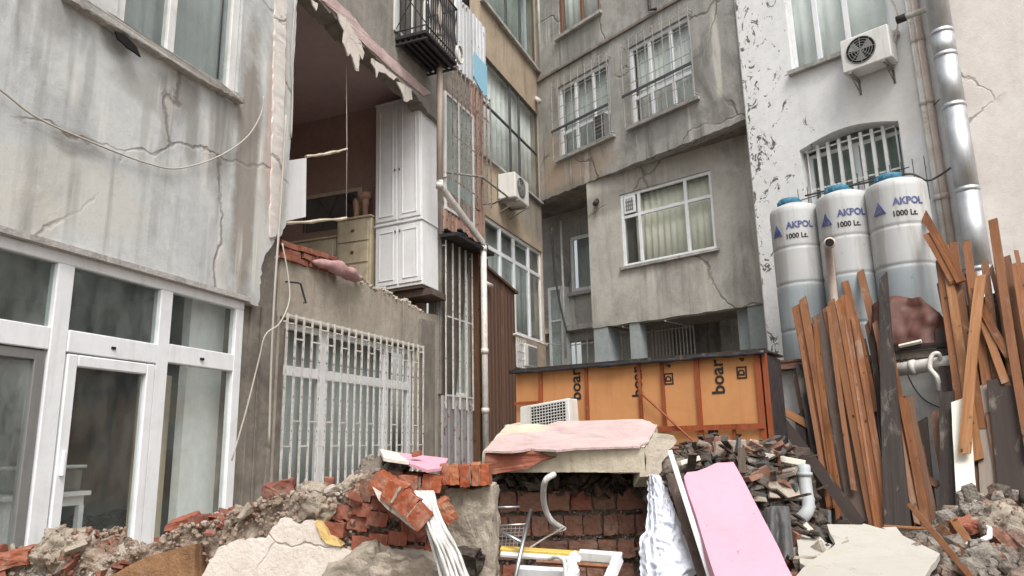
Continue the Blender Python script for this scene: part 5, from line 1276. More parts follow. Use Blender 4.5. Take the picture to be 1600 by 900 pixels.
lump('mortar_lump', 'pale pointed mortar lump on the wall before the door leaf', 'mortar lump', 103, 856, 3.35, (.16, .2, .12), rx(.3, .2, .2), 'mortar', 15, .3, 16)
lump('mortar_lump', 'rounded grey mortar lump beside the exposed brick courses', 'mortar lump', 492, 790, 3.35, (.16, .2, .13), rx(.3, .2, .2), 'mortar', 16, .3, 16)
lump('mortar_lump', 'dark mortar lump wedged under the fallen brick arch', 'mortar lump', 600, 745, 3.45, (.2, .2, .12), rx(.1, .2, .2), 'mortar_dark', 17, .3, 16)
# stump of rendered masonry with tumbled bricks on it
st = thing('masonry_stump', 'thick grey mortared stump of wall left of the low brick wall', 'wall', WORLD, at_y(735, 890, 3.5))
chunk(at_y(735, 850, 3.55)-Vector((0, 0, .12)), (.235, .45, .78), rx(.03), 21, .12, 20).build('masonry', 'mortar_block', st)
chunk(at_y(700, 895, 3.4)-Vector((0, 0, .1)), (.3, .3, .35), rx(.1), 22, .3, 16).build('masonry', 'rubble_dark', st)
def brick_run(name, label, pts, y0, y1, n, size, mat, rj=.08, depthj=.02, base=None):
    P = [at_y(u, v, y0+(y1-y0)*i/(len(pts)-1)) for i, (u, v) in enumerate(pts)]; t = thing(name, label, 'brickwork', WORLD, P[0])
    L = [0]
    for a, b in zip(P, P[1:]): L.append(L[-1]+(b-a).length)
    for i in range(n):
        d = L[-1]*(i+.5)/n; k = max(j for j in range(len(L)) if L[j] <= d); k = min(k, len(P)-2); f = (d-L[k])/(L[k+1]-L[k]); p = P[k].lerp(P[k+1], f); dr = P[k+1]-P[k]
        an = -atan2(dr.z, dr.x); w_ = L[-1]/n*.95
        inst('brick', brick_mesh(size, mat, i % 5), t, Matrix.Translation(p+Vector((0, R.uniform(-depthj, depthj), R.uniform(-.006, .006)))) @ rx(an+R.uniform(-rj, rj), R.uniform(-rj, rj), R.uniform(-rj, rj)) @ Matrix.Diagonal((w_/size[0], 1, 1, 1)))
        if i < n-1: chunk(P[k].lerp(P[k+1], min(1, f+.5*w_/max(.01, (P[k+1]-P[k]).length))), (w_*.16, size[1]*.9, size[2]*.86), rx(an), 60+i, .2, 2).build('mortar_joint', 'mortar', t)
    return t
a_ = brick_run('fallen_brickwork', 'leaning band of bright orange bricks sliding down over the foreground wall', [(588, 748), (622, 772), (668, 818)], 3.18, 3.05, 4, (.09, .13, .085), 'brick_orange')
MB(RF).prism(jag([RF.at(u, v, .2) for u, v in ((583, 760), (600, 770), (630, 793), (656, 822), (650, 829), (622, 808), (592, 782))], .003, .04, 45, True), -.215, -.13).build('plaster_backing', 'plaster_sheet', a_)
brick_run('fallen_brickwork', 'short thick run of brown bricks lying under the thin pink sheet', [(628, 752), (692, 757)], 3.3, 3.3, 2, (.09, .2, .07), 'brick_orange')
brick_run('fallen_brickwork', 'row of dark orange bricks on edge capping the mortared stump', [(690, 743), (767, 741)], 3.35, 3.35, 5, (.045, .2, .09), 'brick_orange', .05)
lump('brick_fragment', 'small orange brick piece with pale plaster beside the white bundle', 'brick', 697, 797, 3.2, (.06, .08, .1), rx(-.5, .1, .2), 'brick_orange', 18)
lump('brick_fragment', 'tiny red brick crumb on the thin pink sheet', 'brick', 651, 709, 3.3, (.04, .04, .022), rx(-.2), 'brick_red', 19)
def poly3(pts, th, mat, name, parent, jit=0, seed=0, step=.05, sm=False):      # pts world, thickened away from the camera side
    P = [Vector(p) for p in pts]; n = Vector((0, 0, 0))
    for a, b in zip(P, P[1:]+P[:1]): n += a.cross(b)
    n.normalize()
    if n.dot(P[0]-CAM) > 0: n = -n; P = P[::-1]
    rr = random.Random(seed)
    if jit:
        Q = []
        for a, b in zip(P, P[1:]+P[:1]):
            k = max(1, int((b-a).length/step)); sd_ = (b-a).normalized().cross(n)
            for j in range(k): Q.append(a.lerp(b, j/k)+sd_*rr.uniform(-jit, jit)*(1 if j else .5))
        P = Q
    tri = geometry.tessellate_polygon([P]); m = len(P); fs = []
    for t3 in tri: fs.append(list(t3)); fs.append([m+i for i in reversed(t3)])
    for i in range(m): fs.append([i, m+i, m+(i+1) % m, (i+1) % m])
    return MB().raw(P+[p-n*th for p in P], fs).build(name, mat, parent)
q = thing('thin_sheet', 'thin torn pink and white sheet lying on top of the tumbled bricks', 'sheet', WORLD, at_y(650, 715, 3.3))
poly3([at_y(594, 701, 3.5), at_y(622, 707, 3.5), at_y(640, 722, 3.2), at_y(600, 716, 3.2)], .012, 'plaster_sheet', 'white_end', q, .004, 3)
poly3([at_y(623, 707, 3.5), at_y(700, 716, 3.5), at_y(690, 731, 3.2), at_y(668, 734, 3.15), at_y(640, 724, 3.2)], .012, 'foam_pink', 'pink_end', q, .004, 4)
def bundle():
    t = thing('white_bundle', 'long bundle of white plastic strips hanging out of the tumbled bricks', 'strips', WORLD, at_y(660, 770, 3.15))
    rr = random.Random(9)
    for i in range(26):
        f = (i+.5)/26; u0 = 648+28*f; u1 = 686+44*f+rr.uniform(-3, 3); um = 666+26*f+rr.uniform(-4, 4)
        y = 3.05-.05*sin(pi*f)+rr.uniform(-.03, .03)
        pts = smooth_pts([at_y(u0, 768, 3.15), at_y(um+rr.uniform(-1, 1), 822, y), at_y((um+u1)/2+6+rr.uniform(-3, 3), 865, y-.02), at_y(u1+6, 915, y-.03)], 5)
        MB().tube(pts, [.005+.004*rr.random() for _ in pts], 5).build('strip', 'strips_white', t, True)
bundle()

# ================================================================== LOW BRICK WALL, fallen slab, junk
BF = Frame((0, 5.4), pi/2)
def low_wall():
    t = thing('low_brick_wall', 'low wall of upright brown bricks under the fallen pink slab', 'wall', BF, (.4, 0, .4))
    P = BF.at; xa, xb = P(752, 800)[0], P(1075, 800)[0]; zt = P(900, 745)[1]
    MB(BF).box(xa, xb, .03, .5, .2, zt).build('mortar_core', 'mortar_dark', t)
    wd = 27.5*5.45/FPX; rows = ((766, 797), (805, 836), (844, 872), (881, 908), (916, 945))
    for r_, (v0, v1) in enumerate(rows):
        z0, z1 = P(900, v1)[1], P(900, v0)[1]; x = xa+.05*(r_ % 3); i = 0
        while x < xb-.1:
            w_ = wd*R.choice((.8, .95, 1., 1.05, 1.25, 1.6)); 
            if R.random() > .07:
                sz = (.13, .12, .15); mt = 'brick_brown' if R.random() < .9 else 'brick_red'
                inst('brick', brick_mesh(sz, mt, i % 5), t, Matrix.Translation((x+w_/2, 5.4+.045+R.uniform(-.022, .02), (z0+z1)/2)) @ rx(R.uniform(-.03, .03), R.uniform(-.05, .05), R.uniform(-.05, .05)) @ Matrix.Diagonal((w_*.92/sz[0], 1, (z1-z0)*1.0/sz[2], 1)))
            x += w_; i += 1
    m = MB(); rr = random.Random(77); base = [rock_mb(720+k, 1) for k in range(6)]
    for i in range(420):
        u = rr.uniform(755, 1070); v = rr.choice((801, 840, 877, 912))+rr.uniform(-4, 4); s, z = P(u, v); sc = rr.uniform(.01, .035); q = rotm(rr)
        m.raw([Vector((s, 5.4+rr.uniform(-.01, .03), z))+(q @ w_)*sc for w_ in base[i % 6].v], base[i % 6].f)
    m.build('mortar_crumbs', 'rubble_grey', t, stuff=True)
    m = MB()
    for i in range(170):
        s, z = P(rr.uniform(752, 1050), rr.uniform(740, 762)); q = rotm(rr); sc = rr.uniform(.05, .2); b = base[i % 6]
        m.raw([Vector((s, 5.35+rr.uniform(-.05, .25), z))+(q @ Vector((w_.x*1.5, w_.y, w_.z*.5)))*sc for w_ in b.v], b.f)
    m.build('dark_top_lumps', 'rubble_dark', t, stuff=True)  # band of dark flattened lumps along the wall top
low_wall()
def slab():
    t = thing('fallen_slab', 'thick fallen slab with a pink painted face lying on the low brick wall', 'slab', WORLD, at_y(890, 735, 5.1))
    A = [(752, 738, 5.05), (880, 741, 5.02), (1008, 738, 5.02), (1007, 700, 5.0), (880, 705, 5.0), (754, 706, 5.03)]
    Bk = [(795, 700, 6.2), (880, 700, 6.2), (1030, 695, 6.1), (1027, 664, 6.), (900, 656, 6.05), (792, 663, 6.05)]
    f_ = [at_y(*p) for p in A]; b = [at_y(*p) for p in Bk]
    def grid(a, b_, c, d, nx, ny, amp, seed, off=0.):
        nrm = (b_-a).cross(d-a).normalized(); nrm = nrm if nrm.dot(a-CAM) < 0 else -nrm
        return [a.lerp(b_, i/nx).lerp(d.lerp(c, i/nx), j/ny)+nrm*(off+amp*noise.fractal(a.lerp(b_, i/nx).lerp(d.lerp(c, i/nx), j/ny)*6+Vector((seed, 0, 0)), 1., 2., 4)) for i in range(nx+1) for j in range(ny+1)], [(i*(ny+1)+j, (i+1)*(ny+1)+j, (i+1)*(ny+1)+j+1, i*(ny+1)+j+1) for i in range(nx) for j in range(ny)]
    m = MB()
    m.raw(*grid(f_[0], f_[2], f_[3], f_[5], 70, 12, .006, 1))
    m.raw(*grid(f_[5], f_[3], b[3], b[5], 70, 24, .008, 2))
    m.raw(*grid(f_[2], b[2], b[3], f_[3], 24, 12, .02, 3)); m.raw(*grid(f_[0], b[0], b[5], f_[5], 24, 12, .02, 4)); m.raw(*grid(f_[0], f_[2], b[2], b[0], 70, 24, .008, 5)); m.raw(*grid(b[0], b[2], b[3], b[5], 70, 12, .01, 6))
    m.build('slab_body', 'slab_cream', t, True)
    # pink skin on the sloping face
    pk = [(757, 704), (770, 690), (786, 672), (794, 664), (812, 660), (830, 668), (842, 671), (850, 664), (872, 658), (930, 657), (985, 655), (1004, 655), (1018, 660), (1026, 665), (1020, 680), (1012, 690), (1000, 697), (960, 698), (900, 700), (870, 703), (830, 701), (800, 705)]
    pa, pb, pc = f_[5], f_[3], b[3]; nn = (pb-pa).cross(pc-pa).normalized(); nn = nn if nn.dot(pa-CAM) < 0 else -nn
    pa = pa+nn*.02; P3 = []
    for u, v in pk: r = ray(u, v); k = (pa-CAM).dot(nn)/r.dot(nn); P3.append(CAM+r*k)
    poly3(P3, .014, 'slab_pink', 'pink_skin', t, .008, 8, .05)
    # rusty brick scar on the lower left of the front face
    MB(Frame((0, 5.0), pi/2)).prism(jag([tuple(at_y(u, v, 5.0).xz) for u, v in ((758, 708), (835, 702), (842, 707), (868, 712), (845, 722), (812, 737), (756, 738))], .008, .05, 47, True), -.02, .05, jit=.012).build('brick_scar', 'brick_red', t)
    gp = thing('grey_slab_piece', 'grey broken concrete wedge at the right end of the fallen slab', 'concrete', WORLD, at_y(1030, 700, 5.1))
    poly3([at_y(1005, 700, 5.1), at_y(1022, 676, 5.25), at_y(1052, 680, 5.3), at_y(1058, 688, 5.3), at_y(1040, 715, 5.1), at_y(1028, 745, 5.0), at_y(1000, 745, 5.0)], .12, 'mortar_block', 'piece', gp, .012, 9)
slab()
cable('white_strap', 'thick white strap looping down over the low brick wall', smooth_pts([at_y(866, 741, 4.95), at_y(853, 750, 4.9), at_y(849, 770, 5.0), at_y(852, 795, 5.1), at_y(862, 814, 5.15), at_y(876, 824, 5.2)]), .02, 'strips_white', 10)
cable('knotted_wire', 'thin knotted wires hanging from the white strap on the low brick wall', smooth_pts([at_y(876, 820, 5.2), at_y(884, 826, 5.2), at_y(874, 830, 5.18), at_y(866, 822, 5.2), at_y(880, 824, 5.17), at_y(850, 842, 5.2), at_y(828, 856, 5.1)]), .007, 'cable_grey')
def junk():
    t = thing('wire_rack', 'bent grey wire rack leaning against the low brick wall', 'rack', WORLD, at_y(800, 850, 4.8))
    MB().tube([at_y(829, 797, 4.7), at_y(803, 910, 4.3)], .013, 8).build('post', 'wire_metal', t, True)
    m = MB()
    m.tube([at_y(772, 822, 4.8), at_y(824, 819, 4.75)], .008, 6); m.tube([at_y(775, 826, 4.75), at_y(815, 848, 4.6)], .012, 6); m.tube([at_y(772, 793, 4.8), at_y(812, 792, 4.8)], .008, 6)
    m.build('rail', 'wire_metal', t, True)
    m = MB()
    for i in range(8): m.tube([at_y(773+6.5*i, 823, 4.8), at_y(772+6*i, 853, 4.7)], .003, 4)
    for i in range(5): m.tube([at_y(772, 827+6*i, 4.8), at_y(822-i, 826+5.4*i, 4.72)], .003, 4)
    m.build('mesh_panel', 'wire_metal', t, stuff=True)
    t = thing('broken_window_frame', 'white window frame with a yellow edge lying broken before the low brick wall', 'window frame', WORLD, at_y(870, 870, 4.6))
    def bar(a, b, w_, mat, nm, d=.05):
        A, B = at_y(*a), at_y(*b); z = (B-A); L = z.length; z.normalize(); y = Vector((0, 1, .25)); x = y.cross(z).normalized(); y = z.cross(x).normalized()
        Mx = Matrix(((x.x, y.x, z.x, A.x), (x.y, y.y, z.y, A.y), (x.z, y.z, z.z, A.z), (0, 0, 0, 1))); MB().box(-w_/2, w_/2, -d/2, d/2, 0, L, M4=Mx).build(nm, mat, t, bevel=.004)
    bar((782, 861, 4.7), (905, 869, 4.65), .05, 'yellow_paint', 'top_rail'); bar((905, 867, 4.6), (972, 872, 4.55), .055, 'pvc_old', 'top_rail')
    bar((782, 866, 4.65), (972, 878, 4.6), .02, 'pvc_old', 'glazing_bead'); bar((899, 868, 4.55), (884, 915, 4.3), .06, 'pvc', 'mullion'); bar((966, 872, 4.55), (948, 915, 4.3), .055, 'pvc', 'stile'); bar((810, 893, 4.5), (905, 899, 4.4), .06, 'pvc', 'bottom_rail')
    w_ = thing('orange_stick', 'thin orange wooden stick lying across the broken window frame', 'stick', WORLD, at_y(900, 880, 4.5)); A, B = at_y(838, 877, 4.5), at_y(962, 886, 4.45); MB().tube([A, B], .014, 4).build('stick_body', 'wood_orange', w_)
    cable('white_arched_cable', 'thin white cable arching over the broken window frame', smooth_pts([at_y(858, 874, 4.4), at_y(872, 870, 4.35), at_y(882, 880, 4.35), at_y(884, 905, 4.3)]), .012, 'strips_white')
    # dark plank, white profile, pink slab, fabric
    def plank_px(name, label, cat, a, b, wpx, th, mat, twist=0):
        A, B = at_y(*a), at_y(*b); t = thing(name, label, cat, WORLD, B); z = A-B; L = z.length; z.normalize(); y = ((A+B)/2-CAM).normalized(); y.rotate(Matrix.Rotation(twist, 3, 'Z')); x = y.cross(z).normalized(); y = z.cross(x)
        w_ = wpx*((A.y+B.y)/2)/FPX; Mx = Matrix(((x.x, y.x, z.x, B.x), (x.y, y.y, z.y, B.y), (x.z, y.z, z.z, B.z), (0, 0, 0, 1)))
        MB().box(-w_/2, w_/2, -th/2, th/2, 0, L, M4=Mx).build(name+'_body', mat, t, bevel=.003); return t
    plank_px('dark_board', 'dark grey board between the white cloth and the pink foam board', 'board', (1052, 742, 4.85), (1112, 925, 4.0), 24, .03, 'wood_weathered')
    plank_px('white_profile', 'thin white plastic profile leaning along the left edge of the pink slab', 'profile', (1047, 706, 4.75), (1114, 915, 3.85), 8, .03, 'pvc')
    t = thing('pink_foam_board', 'large bright pink foam board leaning on the rubble pile', 'board', WORLD, at_y(1170, 900, 3.6))
    pts = [(1068, 745), (1074, 738), (1088, 736), (1104, 731), (1119, 723), (1146, 722), (1150, 728), (1190, 805), (1246, 915), (1122, 915), (1095, 830)]
    yy = lambda v: 4.65-(v-722)/190*1.0
    poly3([at_y(u, v, yy(v)) for u, v in pts], .07, 'foam_pink', 'foam', t, .006, 12, .13)
    t = thing('white_cloth', 'crumpled bluish white cloth hanging over the end of the low brick wall', 'cloth', WORLD, at_y(1040, 820, 4.7))
    Lp = [(742, 1013), (760, 1013), (800, 1012), (828, 1010), (842, 1000), (865, 999), (915, 1002)]; Rp = [(742, 1029), (760, 1042), (775, 1046), (800, 1056), (840, 1070), (870, 1090), (885, 1090), (915, 1080)]
    nv, nu = 110, 60; vs = []
    for i in range(nv+1):
        v = 742+(915-742)*i/nv; a, b = interp(Lp, v), interp(Rp, v)
        for j in range(nu+1):
            f = j/nu; u = a+(b-a)*f; y = 5.0-.75*(i/nv)-.16*sin(pi*f)-.028*(1-abs(noise.noise(Vector((f*2.2+i*.035, i*.09-f*2, 4)))*2.5))*min(1., f*3)
            wv = .035*noise.fractal(Vector((f*3+i*.02, i*.03, 2)), 1., 2., 2)*(1+f)
            rf = f > .35
            wv += (.006*sin(i*.55+f*5+7*noise.noise(Vector((f*2.5, i*.05, 5))))*(min(1, (f-.35)*4))*(.4+abs(noise.noise(Vector((f*3, i*.07, 8))))*2) if rf else .02*sin(f*38+2*noise.noise(Vector((f, i*.03, 1)))))
            vs.append(at_y(u+3*noise.noise(Vector((i*.2, j*.3, 0))), v, y+wv))
    fs = [(i*(nu+1)+j, (i+1)*(nu+1)+j, (i+1)*(nu+1)+j+1, i*(nu+1)+j+1) for i in range(nv) for j in range(nu)]
    o = MB().raw(vs, fs).build('fabric', 'cloth_white', t, True, fix=False); sd_ = o.modifiers.new('s', 'SOLIDIFY'); sd_.thickness = .006
    # scraps on the pile
    plank_px('pale_lath', 'pale lath lying across the top of the dark rubble pile', 'lath', (1150, 704, 5.2), (1258, 724, 5.1), 9, .03, 'wood_cream')
    plank_px('short_pale_lath', 'short dirty lath on the pile just above the pink foam board', 'lath', (1062, 724, 5.0), (1092, 716, 5.1), 7, .03, 'wood_cream')
    plank_px('upright_stub', 'small weathered wooden stub upright behind the top of the pink foam board', 'wood stub', (1158, 700, 4.95), (1160, 740, 4.9), 11, .03, 'wood_weathered')
    plank_px('rotten_beam', 'rotten brown beam lying along the crest of the rubble pile', 'beam', (1182, 699, 5.4), (1262, 706, 5.5), 12, .06, 'wood_weathered')
    t = thing('grey_drain_pipe', 'grey plastic drain pipe with an elbow poking down beside the dark rubble', 'pipe', WORLD, at_y(1258, 735, 5.0))
    MB().tube(smooth_pts([at_y(1256, 728, 5.0), at_y(1259, 760, 4.95), at_y(1263, 792, 4.9), at_y(1256, 806, 4.88), at_y(1247, 812, 4.9)], 5), .04, 14).build('pipe_run', 'pipe_grey', t, True)
    for v in (738, 778, 790): MB().tube([at_y(1256.5+(v-728)*.09, v, 4.97), at_y(1257+(v-728)*.09, v+5, 4.97)], .048, 14).build('socket', 'pipe_grey', t, True)
    t = thing('grey_sheet', 'smooth grey sheet standing between the drain pipe and the dark diagonal beam', 'sheet', WORLD, at_y(1275, 830, 5.0)); poly3([at_y(1252, 745, 5.6), at_y(1268, 770, 5.5), at_y(1292, 850, 5.0), at_y(1290, 870, 4.9), at_y(1248, 850, 5.0)], .02, 'pipe_grey', 'sheet_body', t)
    t = thing('pale_lath_small', 'short pale lath sticking out below the grey drain elbow', 'lath', WORLD, at_y(1270, 840, 4.8)); MB().tube([at_y(1252, 812, 4.9), at_y(1288, 852, 4.7)], .022, 4).build('stick_body', 'wood_cream', t)
    # dark crumpled sheeting on the pile front
    t = thing('dark_sheeting', 'torn dark sheeting crumpled down the face of the rubble pile', 'sheeting', WORLD, at_y(1215, 800, 5.0)); vs = []; n = 60
    for i in range(n+1):
        for j in range(n+1):
            u = 1203+(30+12*j/n)*i/n-2*(j/n); v = 792+95*j/n; y = 4.55-.4*j/n-.06*sin(i*.2+1.5*noise.noise(Vector((i*.03, j*.02, 0))))*(j/n+.2)+.02*noise.noise(Vector((i*.1, j*.1, 3)))
            vs.append(at_y(u, v, y))
    fs = [(i*(n+1)+j, (i+1)*(n+1)+j, (i+1)*(n+1)+j+1, i*(n+1)+j+1) for i in range(n) for j in range(n) if j < 50+8*noise.noise(Vector((i*.2, 0, 9)))]
    o = MB().raw(vs, fs).build('sheet_body', 'sheeting', t, True, fix=False); sd_ = o.modifiers.new('s', 'SOLIDIFY'); sd_.thickness = .008
    # cream boards at the lower right
    t = thing('cream_board', 'large speckled cream board lying flat in front of the planks', 'board', WORLD, at_y(1350, 870, 4.3))
    yv = lambda v: 4.9-(v-818)/85*1.1
    poly3([at_y(u, v, yv(v)) for u, v in ((1292, 819), (1346, 820), (1350, 818), (1375, 825), (1400, 831), (1469, 865), (1435, 912), (1235, 912), (1260, 882), (1306, 850))], .035, 'board_cream', 'board_body', t, .005, 15, .1)
    t = thing('cream_board', 'smaller cream board poking out under the left of the large speckled one', 'board', WORLD, at_y(1260, 850, 4.6))
    poly3([at_y(u, v, yv(v)+.15) for u, v in ((1243, 832), (1302, 851), (1262, 886), (1250, 880))], .03, 'board_cream', 'board_body', t, .004, 16, .1)
    t = thing('white_board_corner', 'white board corner showing behind the upper edge of the large cream board', 'board', WORLD, at_y(1390, 830, 4.9))
    poly3([at_y(u, v, 4.95-(v-818)*.01) for u, v in ((1378, 824), (1400, 823), (1410, 836), (1398, 834))], .02, 'board_cream', 'board_body', t)
    return plank_px
plank_px = junk()

# ================================================================== PLANKS
KL = 1.3/(orz-1.0)
def lean(u, v, ly):
    r = ray(u, v); o = OF.loc(CAM); q = OF.M.to_3x3().inverted() @ r
    k = -(o.y+.05+ly+KL*(orz-o.z))/(q.y-KL*q.z); return CAM+r*k
LN = (OF.Y*1.0+Vector((0, 0, -KL))).normalized()
def plank(label, a, b, wpx, ly, mat, th=.028, wb=None, twist=0, cat='plank', name='plank', ext=True):
    A, B = lean(*a, ly), lean(*b, ly+.0); t = thing(name, label, cat, WORLD, B); z = (A-B); L = z.length; z.normalize()
    y = LN.copy(); y.rotate(Matrix.Rotation(twist+R.uniform(-.12, .12), 3, z)); x = y.cross(z).normalized(); y = z.cross(x)
    dm = ((A-CAM).dot(FW)+(B-CAM).dot(FW))/2; w_ = wpx*dm/FPX; wB = (wb or wpx)*dm/FPX
    Mx = Matrix(((x.x, y.x, z.x, B.x), (x.y, y.y, z.y, B.y), (x.z, y.z, z.z, B.z), (0, 0, 0, 1)))
    n = 7; vs = []; bend = R.uniform(-.012, .012); rr = random.Random(int(a[0]*7+a[1])); e = .0 if not ext else -.25
    for i in range(n+1):
        f = i/n; zz = e+(L-e)*f; ww = wB+(w_-wB)*f; off = bend*sin(pi*f)
        for (sx, sy) in ((-1, -1), (1, -1), (1, 1), (-1, 1)):
            zj = (rr.uniform(-.13, .03) if sx < 0 else rr.uniform(-.05, .05)) if i == n else (rr.uniform(-.01, .01) if i else rr.uniform(-.03, .03))
            vs.append(Mx @ Vector((sx*ww/2+off+rr.uniform(-.002, .002), sy*th/2+off, zz+zj)))
    fs = [(i*4+k, i*4+(k+1) % 4, (i+1)*4+(k+1) % 4, (i+1)*4+k) for i in range(n) for k in range(4)]+[(3, 2, 1, 0), (n*4, n*4+1, n*4+2, n*4+3)]
    # object frame follows the plank so that the grain runs along it
    PW_t = Mx.copy(); t.matrix_world = PW_t; PW[t.name] = PW_t
    return MB().raw(vs, fs).build('board', mat, t)
O_, L_, B_, D_, G_, W_, C_ = 'wood_orange', 'wood_light', 'wood_brown', 'wood_dark', 'wood_grey', 'wood_weathered', 'wood_cream'
PL = [
 ('leftmost orange plank, broad, at the left end of the leaning bundle', (1243, 475), (1296, 765), 15, .25, O_, None),
 ('orange plank second from the left end, overlapping the leftmost one', (1254, 466), (1306, 765), 13, .3, O_, None),
 ('narrow blackish batten between the left orange pair and a dark board', (1266, 505), (1330, 795), 11, .2, D_, None),
 ('broad dark weathered board right of the two leftmost orange planks', (1278, 492), (1345, 800), 24, .22, W_, 34),
 ('thin orange plank just right of the broad dark weathered board', (1289, 478), (1356, 760), 11, .26, O_, None),
 ('slim orange plank with a nail-pocked face left of centre bundle', (1299, 470), (1362, 800), 12, .3, O_, None),
 ('wide orange plank in the middle of the left bundle', (1312, 464), (1374, 812), 15, .34, O_, None),
 ('orange plank with a broken foot right of the middle of the left bundle', (1324, 460), (1386, 812), 11, .3, O_, None),
 ('shorter orange plank rising behind the left bundle before a tank', (1318, 430), (1364, 620), 11, .1, O_, None),
 ('orange plank rising highest beside the black board, before the middle tank', (1342, 416), (1396, 640), 12, .12, O_, None),
 ('small brown board half hidden behind the black board', (1356, 500), (1392, 690), 12, .05, B_, None),
 ('pale grey peeling board behind and left of the black board', (1376, 590), (1398, 800), 22, .12, G_, None),
 ('tall black board widening towards its foot', (1380, 427), (1404, 830), 13, .45, D_, 34),
 ('thin orange plank right of the tall black board', (1410, 620), (1450, 830), 13, .3, O_, None),
 ('thin brown plank just right of the thin orange one by the black board', (1421, 622), (1462, 815), 11, .25, B_, None),
 ('short wide brown board low between the black boards', (1430, 700), (1452, 830), 26, .15, B_, None),
 ('squared black board left of the cream board', (1479, 615), (1481, 835), 22, .4, D_, 26),
 ('smooth cream board standing upright among the dark ones', (1500, 620), (1514, 818), 26, .5, C_, None),
 ('brown board just behind the right edge of the cream board', (1524, 600), (1532, 800), 16, .3, B_, None),
 ('weathered grey board right of the cream board', (1534, 598), (1546, 810), 20, .35, G_, None),
 ('reddish brown board with a broken top right of the grey one', (1548, 640), (1568, 800), 16, .4, B_, None),
 ('very broad black board at the far right', (1560, 590), (1594, 815), 36, .45, D_, 52),
 ('orange plank at the left of the right bundle', (1467, 405), (1506, 680), 11, .35, O_, None),
 ('nail-pocked orange plank second in the right bundle', (1476, 384), (1524, 690), 13, .4, L_, None),
 ('orange plank third in the right bundle', (1490, 378), (1530, 640), 12, .36, O_, None),
 ('orange plank fourth in the right bundle, before the flue', (1510, 376), (1546, 620), 12, .34, O_, None),
 ('orange plank directly left of the flue foot', (1538, 407), (1568, 640), 11, .3, O_, None),
 ('light plank crossing the right bundle from lower left to upper right', (1533, 430), (1510, 680), 15, .62, L_, None),
 ('tall wide orange plank right of the flue foot', (1551, 342), (1590, 620), 14, .4, O_, None),
 ('long light orange plank nearly at the right edge', (1559, 392), (1606, 680), 12, .55, O_, None),
 ('brown plank behind the tall orange one at the right edge', (1572, 400), (1602, 560), 12, .2, B_, None),
 ('wide orange plank cut off by the right edge of the view', (1590, 412), (1630, 620), 18, .5, O_, None),
 ('dark plank behind the right end orange planks', (1584, 470), (1612, 700), 18, .15, D_, None),
 ('short light plank low behind the crossing one', (1540, 515), (1546, 640), 14, .3, L_, None),
]
for lb, a, b, w_, ly, mt, wb in PL: plank(lb, a, b, w_, ly, mt, wb=wb)
XR = random.Random(21)
ORD = ['leftmost', 'second from the left', 'third from the left', 'fourth from the left', 'fifth from the left', 'sixth from the left', 'seventh from the left', 'seventh from the right', 'sixth from the right', 'fifth from the right', 'fourth from the right', 'third from the right', 'second from the right', 'rightmost']
for nm, mt, ws, ly0, ly1, gr in (('thin dark boards wedged behind the leaning planks', D_, (7, 17), -.05, .2, 0), ('thin brown boards wedged behind the leaning planks', B_, (7, 17), -.05, .2, 1), ('slim orange planks packed between the broader ones', O_, (6, 10), .24, .38, 2)):
    for i in range(14):
        ut = (1252+i*22 if i < 7 else 1468+(i-7)*20)+XR.uniform(-8, 8); vt = (500 if i < 7 else 425)+(XR.uniform(0, 100) if gr < 2 else XR.uniform(-35, 20))
        o = plank('%s of the %s' % (ORD[i], nm), (ut, vt), (ut+48+XR.uniform(-14, 18), vt+XR.uniform(210, 320)), XR.uniform(*ws), XR.uniform(ly0, ly1), mt, twist=XR.uniform(-.3, .3)); o.parent['group'] = nm
for i, (u, v, wd) in enumerate(((1248, 640, 16), (1268, 650, 20), (1330, 620, 16), (1348, 640, 22), (1366, 610, 18), (1402, 690, 20), (1440, 650, 18), (1462, 640, 20), (1522, 560, 18), (1548, 560, 22), (1580, 540, 22), (1600, 560, 24))):
    o = plank('%s of the short broad dark boards low behind the planks' % (['leftmost', 'second from the left', 'third from the left', 'fourth from the left', 'fifth from the left', 'sixth from the left', 'sixth from the right', 'fifth from the right', 'fourth from the right', 'third from the right', 'second from the right', 'rightmost'][i]), (u, v), (u+26+XR.uniform(-6, 12), v+200), wd, XR.uniform(.02, .14), (D_, W_, D_, B_)[i % 4], twist=XR.uniform(-.15, .15)); o.parent['group'] = 'short broad dark boards low at the back of the pile'
plank('snapped orange plank tip slanting up left before the right tank', (1435, 320), (1502, 440), 12, .5, O_, ext=False)
plank('stubby snapped orange plank end below the slanting tip', (1448, 364), (1492, 440), 13, .46, O_, ext=False)
plank('brown plank slanting down right through the right bundle', (1520, 450), (1578, 560), 11, .5, O_, ext=False)
plank('second brown plank slanting down right under the first one', (1532, 490), (1572, 600), 11, .48, L_, ext=False)
plank('black beam slanting down from the orange shed corner to the planks', (1176, 602), (1345, 822), 17, .7, D_, .06, ext=False, name='beam', cat='beam')
plank('light brown rail slanting behind the black beam near the shed', (1196, 628), (1300, 685), 12, .1, L_, ext=False, name='rail', cat='rail')
plank('brown rail slanting behind the middle planks', (1336, 696), (1466, 758), 12, .18, B_, ext=False, name='rail', cat='rail')
plank_px('orange_lath', 'slim orange lath slanting over the right end of the cream board', 'lath', (1421, 788, 4.9), (1520, 905, 4.0), 9, .02, O_)
plank_px('brown_lath', 'brown lath right beside the slim orange one at the bottom', 'lath', (1468, 822, 4.9), (1540, 915, 4.1), 14, .025, B_)
plank_px('brown_lath', 'light brown lath rightmost of the three at the bottom', 'lath', (1490, 812, 5.0), (1556, 915, 4.1), 13, .025, L_)
plank_px('thin_stick', 'thin stick lying level behind the large cream board', 'stick', (1380, 822, 5.1), (1450, 826, 5.1), 4, .02, L_)

